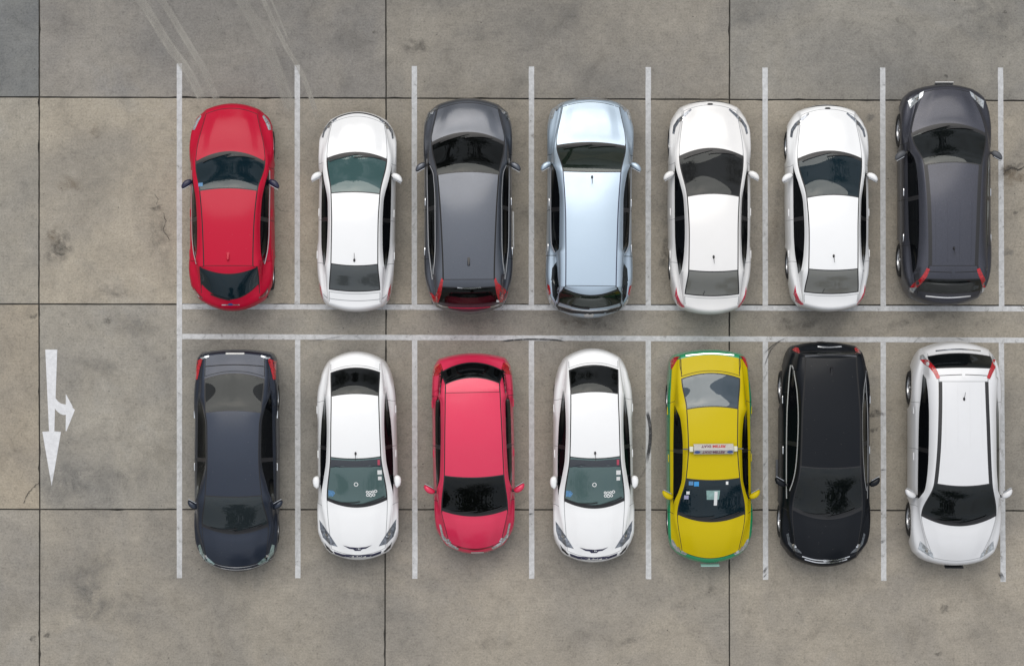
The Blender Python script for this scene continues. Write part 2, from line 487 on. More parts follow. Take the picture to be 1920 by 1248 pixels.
sheet('painted_arrow', [gp(*p) for p in (
    [(85, 655), (107.5, 655), (104.3, 746), (108, 751), (113.5, 755.5), (119, 757.3), (123.5, 757.8), (123.5, 738), (136.5, 762), (135.5, 763), (140.5, 768), (131, 792), (124.5, 808), (123.2, 807), (123.5, 777),
     (119, 777.5), (113.5, 775.5), (107.5, 771), (103.2, 766), (102, 808), (114.5, 809), (97, 911), (79.5, 809), (92, 808)])], M_ARROW)

def fade_mesh(name, vs, fs, fade, mat):
    o = mesh_obj(name, vs, fs, mat, pavement)
    a = o.data.attributes.new('fade', 'FLOAT', 'POINT')
    a.data.foreach_set('value', fade)
    return o

def smear(name, pts, wd, mat, z, strength=1.0, w_end=None):
    """long mark along a smooth path, fading at its edges and ends"""
    P = [Vector(gp(*p)) for p in pts]
    Q = []
    for k in range(len(P) - 1):
        p0, p1, p2, p3 = P[max(k - 1, 0)], P[k], P[k + 1], P[min(k + 2, len(P) - 1)]
        for t in [i / 8 for i in range(8)]:
            Q.append(0.5 * ((2 * p1) + (p2 - p0) * t + (2 * p0 - 5 * p1 + 4 * p2 - p3) * t * t + (3 * p1 - p0 - 3 * p2 + p3) * t ** 3))
    Q.append(P[-1])
    vs, fd, fs = [], [], []
    n = len(Q)
    for k, p in enumerate(Q):
        dr = (Q[min(k + 1, n - 1)] - Q[max(k - 1, 0)]).normalized()
        nm = Vector((-dr.y, dr.x))
        wk = wd + ((w_end or wd) - wd) * k / (n - 1)
        e = min(1, k / 3, (n - 1 - k) / 6) * strength
        for q, f in ((-.5, 0), (-.3, 1), (0, .9), (.3, 1), (.5, 0)):
            vs.append((*(p + nm * q * wk), z))
            fd.append(f * e)
    for k in range(n - 1):
        for q in range(4):
            a = k * 5 + q
            fs.append((a, a + 1, a + 6, a + 5))
    return fade_mesh(name, vs, fs, fd, mat)

def blot(name, x, y, rx, ry, mat, z, strength=1.0, rot=0):
    cx, cy = gp(x, y)
    vs, fd, fs = [(cx, cy, z)], [strength], []
    n = 22
    ph = [rng.uniform(0, 6.28) for _ in range(4)]
    for ring, f in ((0.35, 0.95), (0.7, 0.6), (1.0, 0.0)):
        for k in range(n):
            a = k / n * 2 * math.pi
            q = ring * (1 + 0.22 * math.sin(2 * a + ph[0]) + 0.15 * math.sin(3 * a + ph[1]) + 0.1 * math.sin(5 * a + ph[2]))
            px, py = math.cos(a) * rx * q * K, math.sin(a) * ry * q * K
            vs.append((cx + px * math.cos(rot) - py * math.sin(rot), cy + px * math.sin(rot) + py * math.cos(rot), z))
            fd.append(f * strength)
    for k in range(n):
        k2 = (k + 1) % n
        fs.append((0, 1 + k, 1 + k2))
        for r in range(2):
            fs.append((1 + r * n + k, 1 + (r + 1) * n + k, 1 + (r + 1) * n + k2, 1 + r * n + k2))
    return fade_mesh(name, vs, fs, fd, mat)

Z1 = 0.0075
zc = [0.0]
def zz():                            # each mark sheet a hair above the last
    zc[0] += 0.00012
    return Z1 + zc[0]
smear('tyre_track', [(252, -20), (292, 45), (320, 90), (350, 130), (372, 172), (382, 190)], 0.27, M_SCUFF, zz(), 0.95)
smear('tyre_track', [(290, -20), (322, 30), (352, 80), (382, 130), (402, 176), (408, 190)], 0.20, M_SCUFF, zz(), 0.9)
smear('tyre_track', [(440, -20), (470, 30), (500, 85), (522, 140), (540, 190), (545, 215)], 0.34, M_SCUFF, zz(), 0.8)
smear('tyre_track', [(485, -20), (512, 40), (540, 95), (562, 130), (582, 180), (600, 240)], 0.14, M_SCUFF, zz(), 0.95)
smear('tyre_track', [(500, -20), (530, 50), (552, 108)], 0.06, M_SCUFF, zz(), 0.9)
smear('tyre_track', [(160, -10), (180, 60), (205, 120), (215, 175)], 0.07, M_SCUFF, zz(), 0.5)
smear('tyre_track', [(415, 0), (402, 60), (398, 130), (402, 170)], 0.16, M_SCUFF, zz(), 0.45)
smear('tyre_track', [(715, 0), (680, 50), (655, 90)], 0.2, M_SCUFF, zz(), 0.4)
smear('tyre_track', [(1195, -10), (1198, 60), (1200, 126)], 0.18, M_SCUFF, zz(), 0.35)
smear('tyre_track', [(1330, -10), (1336, 60), (1340, 150)], 0.22, M_SCUFF, zz(), 0.35)
smear('tyre_track', [(1560, 1165), (1660, 1185), (1760, 1225)], 0.08, M_SCUFF, zz(), 0.4)
# black rubber on the paint and beside it
smear('rubber_mark', [(1213, 770), (1219, 800), (1218, 835), (1211, 872)], 0.085, M_RUBBER, zz(), 1.2)
smear('rubber_mark', [(1213, 872), (1205, 888), (1194, 902)], 0.05, M_RUBBER, zz(), 0.5)
smear('rubber_mark', [(935, 640), (985, 636), (1040, 637), (1062, 641)], 0.045, M_RUBBER, zz(), 1.2)
for pts, wd, st in (([(1430, 665), (1452, 645), (1480, 630)], .03, .9), ([(1432, 690), (1446, 655), (1470, 634)], .03, .8), ([(1428, 720), (1442, 690)], .03, .7), ([(1430, 875), (1440, 860)], .04, .9), ([(1429, 905), (1441, 880)], .03, .8),
                    ([(1429, 1075), (1442, 1058)], .06, 1.1), ([(1430, 1083), (1441, 1071)], .03, 1.1), ([(1429, 962), (1441, 962)], .05, .6), ([(1650, 1017), (1663, 1011)], .07, 1.0), ([(1650, 1042), (1663, 1040)], .05, .6), ([(1650, 776), (1663, 776)], .07, .7), ([(1650, 880), (1663, 880)], .03, 1.2),
                    ([(1873, 1070), (1884, 1092)], .11, 1.1), ([(1876, 1040), (1882, 1052)], .04, .6), ([(990, 964), (1003, 961)], .05, 1.0), ([(990, 1002), (1003, 998)], .04, .5), ([(552, 1060), (564, 1000)], .03, .5), ([(470, 640), (482, 626)], .03, .7), ([(378, 636), (392, 624)], .03, .6),
                    ([(575, 640), (620, 634), (660, 626)], .03, .6), ([(660, 628), (690, 640)], .04, .5), ([(772, 400), (784, 385)], .03, .8), ([(772, 430), (783, 408)], .03, .7), ([(772, 500), (784, 492)], .03, .6), ([(1210, 450), (1222, 425)], .03, .5), ([(1650, 530), (1662, 515)], .03, .6), ([(1650, 545), (1662, 538)], .03, .7),
                    ([(1651, 490), (1662, 492)], .05, .4), ([(1873, 530), (1884, 530)], .03, .8), ([(1874, 538), (1884, 538)], .03, .8), ([(330, 545), (342, 450)], .02, .5), ([(1160, 640), (1180, 628)], .05, .7), ([(1045, 632), (1062, 636)], .05, .6), ([(1304, 636), (1330, 628)], .02, .5), ([(1710, 645), (1724, 632)], .03, .8), ([(1790, 632), (1815, 640)], .03, .9)):
    smear('rubber_mark', pts, wd, M_RUBBER, zz(), st)
# stains and patches that have a place of their own
for nm, x, y, rx, ry, mt, st in (
    ('stain', 112, 465, 26, 30, M_STAIN, 1.0), ('stain', 100, 440, 18, 16, M_RUST, 1.0), ('stain', 215, 545, 34, 14, M_STAIN, .7), ('stain', 300, 440, 20, 55, M_STAIN, .7), ('stain', 130, 345, 22, 18, M_RUST, .9),
    ('stain', 180, 245, 12, 12, M_RUST, .9), ('stain', 292, 390, 9, 7, M_STAIN, 1.0), ('stain', 62, 592, 9, 6, M_STAIN, 1.1), ('stain', 202, 600, 10, 8, M_STAIN, 1.0), ('stain', 308, 671, 5, 3, M_STAIN, 1.5),
    ('patch', 250, 610, 60, 28, M_GREY, .8), ('patch', 130, 905, 50, 40, M_GREY, .9), ('patch', 215, 900, 70, 40, M_GREY, .7), ('patch', 190, 690, 60, 20, M_GREY, .7), ('patch', 165, 1085, 60, 60, M_GREY, .8), ('patch', 210, 1150, 80, 50, M_GREY, .7),
    ('stain', 62, 1197, 7, 6, M_STAIN, 1.3), ('stain', 88, 1190, 6, 5, M_STAIN, 1.2), ('patch', 300, 850, 40, 26, M_PALE, .9), ('patch', 200, 340, 80, 60, M_PALE, .8), ('patch', 160, 500, 60, 30, M_PALE, .7), ('patch', 20, 1150, 30, 40, M_PALE, .8),
    ('stain', 780, 88, 22, 18, M_STAIN, .9), ('stain', 703, 61, 5, 2.5, M_STAIN, 1.6), ('patch', 1040, 40, 110, 40, M_GREY, .6), ('patch', 890, 60, 50, 26, M_GREY, .6), ('stain', 985, 92, 40, 9, M_STAIN, .5), ('patch', 1400, 25, 40, 26, M_GREY, .8), ('patch', 1850, 40, 80, 50, M_GREY, .8),
    ('stain', 1682, 40, 6, 6, M_STAIN, 1.0), ('stain', 1774, 143, 4, 3, M_STAIN, 1.6), ('stain', 1884, 23, 4, 3, M_STAIN, 1.4), ('stain', 1113, 603, 38, 14, M_STAIN, .8), ('stain', 1075, 606, 22, 9, M_RUST, .9), ('stain', 420, 594, 60, 12, M_STAIN, .5), ('stain', 880, 600, 40, 14, M_STAIN, .6),
    ('stain', 1470, 606, 16, 12, M_STAIN, .8), ('stain', 1505, 610, 30, 12, M_STAIN, .8), ('stain', 1700, 604, 80, 13, M_STAIN, .6), ('stain', 1850, 606, 40, 13, M_STAIN, .5), ('stain', 1642, 775, 12, 9, M_STAIN, 1.4), ('stain', 1638, 805, 8, 6, M_STAIN, 1.1),
    ('stain', 1895, 316, 22, 8, M_STAIN, 1.4), ('stain', 1898, 330, 30, 20, M_RUST, 1.1), ('patch', 1890, 472, 9, 8, M_GREY, 1.4), ('stain', 1903, 399, 4, 3, M_STAIN, 1.6), ('stain', 1770, 1140, 7, 9, M_STAIN, 1.4), ('stain', 1496, 1151, 4, 4, M_STAIN, 1.4), ('stain', 1760, 1225, 7, 4, M_STAIN, 1.3),
    ('stain', 1334, 1107, 14, 9, M_STAIN, .9), ('stain', 1281, 1133, 20, 14, M_STAIN, .6), ('stain', 1400, 1140, 10, 14, M_STAIN, .7), ('stain', 1180, 1200, 26, 8, M_STAIN, .7), ('stain', 930, 1205, 50, 16, M_STAIN, .6), ('patch', 1850, 1150, 40, 50, M_PALE, .8), ('patch', 1600, 1180, 90, 40, M_PALE, .7),
    ('stain', 1245, 480, 10, 24, M_STAIN, .9), ('stain', 1250, 455, 8, 10, M_STAIN, .8), ('stain', 1632, 220, 10, 7, M_GREY, 1.1), ('stain', 1450, 440, 14, 40, M_RUST, .8), ('stain', 1460, 360, 8, 30, M_STAIN, .6), ('stain', 1222, 368, 4, 2.5, M_PALE, 3), ('patch', 460, 1160, 40, 50, M_PALE, .7), ('patch', 130, 250, 40, 30, M_GREY, .5), ('patch', 370, 1060, 60, 60, M_GREY, .5)):
    blot(nm, x, y, rx * 1.25, ry * 1.25, mt, zz(), st, rng.uniform(-.4, .4))
def crack(pts, wd=0.008):
    P = []
    for k in range(len(pts) - 1):
        a, b = pts[k], pts[k + 1]
        for t in range(5):
            P.append((a[0] + (b[0] - a[0]) * t / 5 + rng.uniform(-1.2, 1.2), a[1] + (b[1] - a[1]) * t / 5 + rng.uniform(-1.2, 1.2)))
    P.append(pts[-1])
    P = [Vector(gp(*p)) for p in P]
    vs, fs = [], []
    n = len(P)
    z = zz()
    for k, p in enumerate(P):
        dr = (P[min(k + 1, n - 1)] - P[max(k - 1, 0)]).normalized()
        h = Vector((-dr.y, dr.x)) * wd / 2 * (0.4 + rng.random())
        vs += [(*(p + h), z), (*(p - h), z)]
    for k in range(n - 1):
        fs.append((2 * k, 2 * k + 1, 2 * k + 3, 2 * k + 2))
    mesh_obj('crack', vs, fs, M_CRACK, pavement)
crack([(46, 942), (52, 925), (60, 915), (73, 905)], .012)
crack([(517, 385), (528, 397), (542, 396)], .006)
crack([(1884, 322), (1897, 314), (1908, 318), (1930, 310)], .022)
crack([(290, 365), (296, 372), (294, 384)], .008)
crack([(308, 400), (311, 415), (306, 432), (318, 450)], .010)
MODELS = {'red_hatch': {'type': 'hatch',
               'front': 2.139,
               'tail': -2.139,
               'fc': (1.976, 0.587),
               'tc': (-1.889, 0.68),
               'out': [(1.773, 0.769), (1.49, 0.834), (1.166, 0.858), (0.478, 0.85), (-0.331, 0.858), (-1.14, 0.866), (-1.545, 0.838), (-1.748, 0.769)],
               'Fg': 0.545,
               'W0': (1.116, -0.213, 0.715),
               'W1': (0.329, -0.052, 0.593),
               'R1': (-1.225, 0.0, 0.509),
               'G0': (-1.394, 0.143, 0.59),
               'G1': (-1.916, 0.341, 0.602),
               'R': (-0.451, 0.529),
               'win': [(0.731, 0.783, 0.783), (0.443, 0.733, 0.787), (0.043, 0.666, 0.783), (-0.557, 0.638, 0.775), (-0.957, 0.65, 0.739), (-1.185, 0.687, 0.687)],
               'mirror': (0.477, 1.005),
               'doors': (0.775, -0.295, -1.123),
               'axles': (1.596, -1.274)},
 'white_saloon': {'type': 'sedan',
                  'front': 2.068,
                  'tail': -2.068,
                  'fc': (1.864, 0.599),
                  'tc': (-1.927, 0.599),
                  'out': [(1.662, 0.728), (1.379, 0.789), (0.974, 0.793), (0.165, 0.793), (-0.644, 0.793), (-1.251, 0.773), (-1.575, 0.745), (-1.777, 0.692)],
                  'Fg': 0.565,
                  'W0': (1.196, -0.137, 0.622),
                  'W1': (0.341, -0.032, 0.506),
                  'R1': (-1.132, 0.04, 0.486),
                  'G1': (-1.665, 0.04, 0.525),
                  'R': (-0.359, 0.481),
                  'win': [(0.936, 0.707, 0.707), (0.616, 0.662, 0.711), (0.135, 0.566, 0.711), (-0.265, 0.554, 0.707), (-0.665, 0.562, 0.699), (-1.065, 0.594, 0.655),
                          (-1.225, 0.627, 0.627)],
                  'mirror': (0.708, 0.94),
                  'doors': (0.947, -0.204, -1.072),
                  'axles': (1.545, -1.101)},
 'grey_suv': {'type': 'suv',
              'front': 2.22,
              'tail': -2.22,
              'fc': (2.049, 0.668),
              'tc': (-2.047, 0.688),
              'out': [(1.919, 0.809), (1.676, 0.89), (1.069, 0.903), (0.057, 0.907), (-0.752, 0.911), (-1.359, 0.894), (-1.642, 0.854), (-1.885, 0.785)],
              'Fg': 0.666,
              'W0': (1.483, -0.212, 0.753),
              'W1': (0.631, -0.06, 0.635),
              'R1': (-1.523, 0.0, 0.531),
              'G0': (-1.688, 0.028, 0.588),
              'G1': (-2.061, 0.068, 0.652),
              'R': (-0.396, 0.566),
              'win': [(0.943, 0.825, 0.825), (0.617, 0.711, 0.825), (0.018, 0.675, 0.817), (-0.779, 0.675, 0.805), (-1.178, 0.695, 0.769), (-1.517, 0.729, 0.729)],
              'mirror': (0.802, 1.077),
              'doors': (1.021, -0.089, -1.099),
              'axles': (1.682, -1.29)},
 'silver_suv': {'type': 'suv',
                'front': 2.269,
                'tail': -2.269,
                'fc': (2.113, 0.647),
                'tc': (-2.055, 0.708),
                'out': [(1.992, 0.789), (1.83, 0.85), (1.506, 0.878), (0.899, 0.866), (0.09, 0.866), (-0.719, 0.874), (-1.326, 0.882), (-1.731, 0.854), (-1.933, 0.801)],
                'Fg': 0.605,
                'W0': (1.311, -0.072, 0.713),
                'W1': (0.66, 0.012, 0.595),
                'R1': (-1.621, 0.0, 0.519),
                'G0': (-1.81, 0.143, 0.556),
                'G1': (-2.08, 0.16, 0.728),
                'R': (-0.364, 0.534),
                'win': [(0.908, 0.801, 0.801), (0.649, 0.714, 0.805), (0.051, 0.643, 0.801), (-0.747, 0.643, 0.781), (-0.886, 0.651, 0.737), (-0.946, 0.701, 0.701)],
                'mirror': (0.842, 1.029),
                'doors': (1.054, -0.077, -1.006),
                'axles': (1.694, -1.258)},
 'white_sedan': {'type': 'sedan',
                 'front': 2.212,
                 'tail': -2.212,
                 'fc': (2.028, 0.627),
                 'tc': (-2.067, 0.607),
                 'out': [(1.777, 0.777), (1.494, 0.825), (0.887, 0.834), (0.078, 0.846), (-0.732, 0.834), (-1.339, 0.813), (-1.662, 0.773), (-1.865, 0.732)],
                 'Fg': 0.545,
                 'W0': (1.19, -0.169, 0.663),
                 'W1': (0.222, -0.06, 0.538),
                 'R1': (-1.339, 0.032, 0.51),
                 'G1': (-1.844, 0.044, 0.557),
                 'R': (-0.565, 0.505),
                 'win': [(0.909, 0.739, 0.739), (0.448, 0.662, 0.747), (0.048, 0.59, 0.747), (-0.552, 0.57, 0.743), (-0.952, 0.586, 0.723), (-1.272, 0.626, 0.675),
                         (-1.412, 0.659, 0.659)],
                 'mirror': (0.653, 0.984),
                 'doors': (0.86, -0.271, -1.139),
                 'axles': (1.498, -1.209)},
 'tall_suv': {'type': 'suv',
              'front': 2.276,
              'tail': -2.276,
              'fc': (2.114, 0.697),
              'tc': (-2.1, 0.697),
              'out': [(1.953, 0.836), (1.742, 0.895), (1.193, 0.916), (0.053, 0.916), (-0.791, 0.916), (-1.424, 0.904), (-1.72, 0.87), (-1.931, 0.802)],
              'Fg': 0.471,
              'W0': (1.435, -0.209, 0.769),
              'W1': (0.596, -0.062, 0.592),
              'R1': (-1.474, 0.0, 0.505),
              'G0': (-1.749, 0.017, 0.58),
              'G1': (-2.045, 0.071, 0.66),
              'R': (-0.422, 0.529),
              'win': [(0.905, 0.832, 0.832), (0.635, 0.737, 0.832), (0.011, 0.688, 0.827), (-0.821, 0.679, 0.811), (-1.237, 0.696, 0.769), (-1.62, 0.735, 0.735)],
              'mirror': (0.808, 1.098),
              'doors': (1.017, -0.121, -1.056),
              'axles': (1.719, -1.203)},
 'navy_sedan': {'type': 'sedan',
                'front': 2.292,
                'tail': -2.292,
                'fc': (2.034, 0.711),
                'tc': (-2.206, 0.744),
                'out': [(1.819, 0.81), (1.572, 0.843), (0.745, 0.868), (-0.082, 0.872), (-0.908, 0.86), (-1.735, 0.843), (-2.107, 0.81)],
                'Fg': 0.618,
                'W0': (1.478, -0.164, 0.685),
                'W1': (0.679, -0.028, 0.582),
                'R1': (-1.05, 0.045, 0.573),
                'G1': (-1.81, 0.115, 0.614),
                'R': (-0.126, 0.532),
                'win': [(0.879, 0.796, 0.796), (0.544, 0.7, 0.788), (-0.11, 0.562, 0.771), (-0.723, 0.57, 0.763), (-1.132, 0.652, 0.755), (-1.41, 0.73, 0.73)],
                'mirror': (0.906, 0.977),
                'doors': (1.068, -0.046, -1.118),
                'axles': (1.597, -1.418)},
 'stickered_sedan': {'type': 'sedan',
                     'front': 2.152,
                     'tail': -2.152,
                     'fc': (1.944, 0.653),
                     'tc': (-1.946, 0.587),
                     'out': [(1.671, 0.798), (1.464, 0.823), (0.844, 0.827), (0.018, 0.823), (-0.809, 0.81), (-1.222, 0.794), (-1.636, 0.732), (-1.801, 0.67)],
                     'Fg': 0.556,
                     'W0': (1.036, -0.156, 0.623),
                     'W1': (0.009, -0.041, 0.521),
                     'R1': (-1.292, 0.049, 0.492),
                     'G1': (-1.829, 0.102, 0.507),
                     'R': (-0.636, 0.504),
                     'win': [(0.815, 0.734, 0.734), (0.398, 0.672, 0.747), (-0.01, 0.607, 0.743), (-0.624, 0.582, 0.714), (-1.114, 0.599, 0.656), (-1.339, 0.62, 0.62)],
                     'mirror': (0.513, 0.854),
                     'doors': (0.961, -0.214, -1.122),
                     'axles': (1.488, -1.214)},
 'pink_hatch': {'type': 'hatch',
                'front': 2.069,
                'tail': -2.069,
                'fc': (1.849, 0.628),
                'tc': (-1.941, 0.703),
                'out': [(1.551, 0.781), (1.303, 0.81), (0.89, 0.827), (0.063, 0.843), (-0.763, 0.839), (-1.59, 0.814), (-1.797, 0.785)],
                'Fg': 0.536,
                'W0': (1.26, -0.131, 0.685),
                'W1': (0.436, -0.049, 0.614),
                'R1': (-1.276, 0.0, 0.565),
                'G0': (-1.571, 0.13, 0.561),
                'G1': (-1.909, 0.188, 0.639),
                'R': (-0.388, 0.589),
                'win': [(0.737, 0.767, 0.767), (0.443, 0.7, 0.775), (0.034, 0.676, 0.779), (-0.579, 0.659, 0.775), (-1.069, 0.659, 0.759), (-1.233, 0.705, 0.705)],
                'mirror': (0.722, 1.034),
                'doors': (0.924, -0.189, -1.2),
                'axles': (1.472, -1.418)},
 'taxi': {'type': 'sedan',
          'front': 2.205,
          'tail': -2.205,
          'fc': (1.973, 0.694),
          'tc': (-2.082, 0.727),
          'out': [(1.844, 0.789), (1.658, 0.847), (0.832, 0.872), (0.005, 0.872), (-0.821, 0.864), (-1.648, 0.831), (-1.979, 0.789)],
          'Fg': 0.577,
          'W0': (1.319, -0.164, 0.697),
          'W1': (0.432, -0.041, 0.553),
          'R1': (-1.044, 0.053, 0.529),
          'G1': (-1.731, 0.115, 0.601),
          'R': (-0.242, 0.508),
          'win': [(0.979, 0.771, 0.771), (0.631, 0.676, 0.771), (0.386, 0.619, 0.767), (-0.227, 0.599, 0.763), (-0.759, 0.639, 0.751), (-1.086, 0.734, 0.734)],
          'mirror': (0.787, 1.005),
          'doors': (1.114, -0.144, -1.114),
          'axles': (1.518, -1.372)},
 'black_suv': {'type': 'suv',
               'front': 2.314,
               'tail': -2.314,
               'fc': (2.085, 0.695),
               'tc': (-2.203, 0.682),
               'out': [(1.787, 0.881), (1.498, 0.91), (0.878, 0.918), (0.051, 0.914), (-0.776, 0.91), (-1.396, 0.893), (-1.81, 0.835), (-2.058, 0.769)],
               'Fg': 0.618,
               'W0': (1.3, -0.205, 0.72),
               'W1': (0.223, -0.041, 0.62),
               'R1': (-1.978, -0.016, 0.531),
               'G0': (-2.046, -0.02, 0.548),
               'G1': (-2.185, 0.025, 0.605),
               'R': (-0.813, 0.599),
               'win': [(0.877, 0.81, 0.81), (0.421, 0.714, 0.818), (-0.15, 0.665, 0.818), (-0.801, 0.649, 0.81), (-1.29, 0.673, 0.786), (-1.84, 0.737, 0.737)],
               'mirror': (0.566, 1.076),
               'doors': (1.077, -0.264, -1.295),
               'axles': (1.668, -1.494)}}
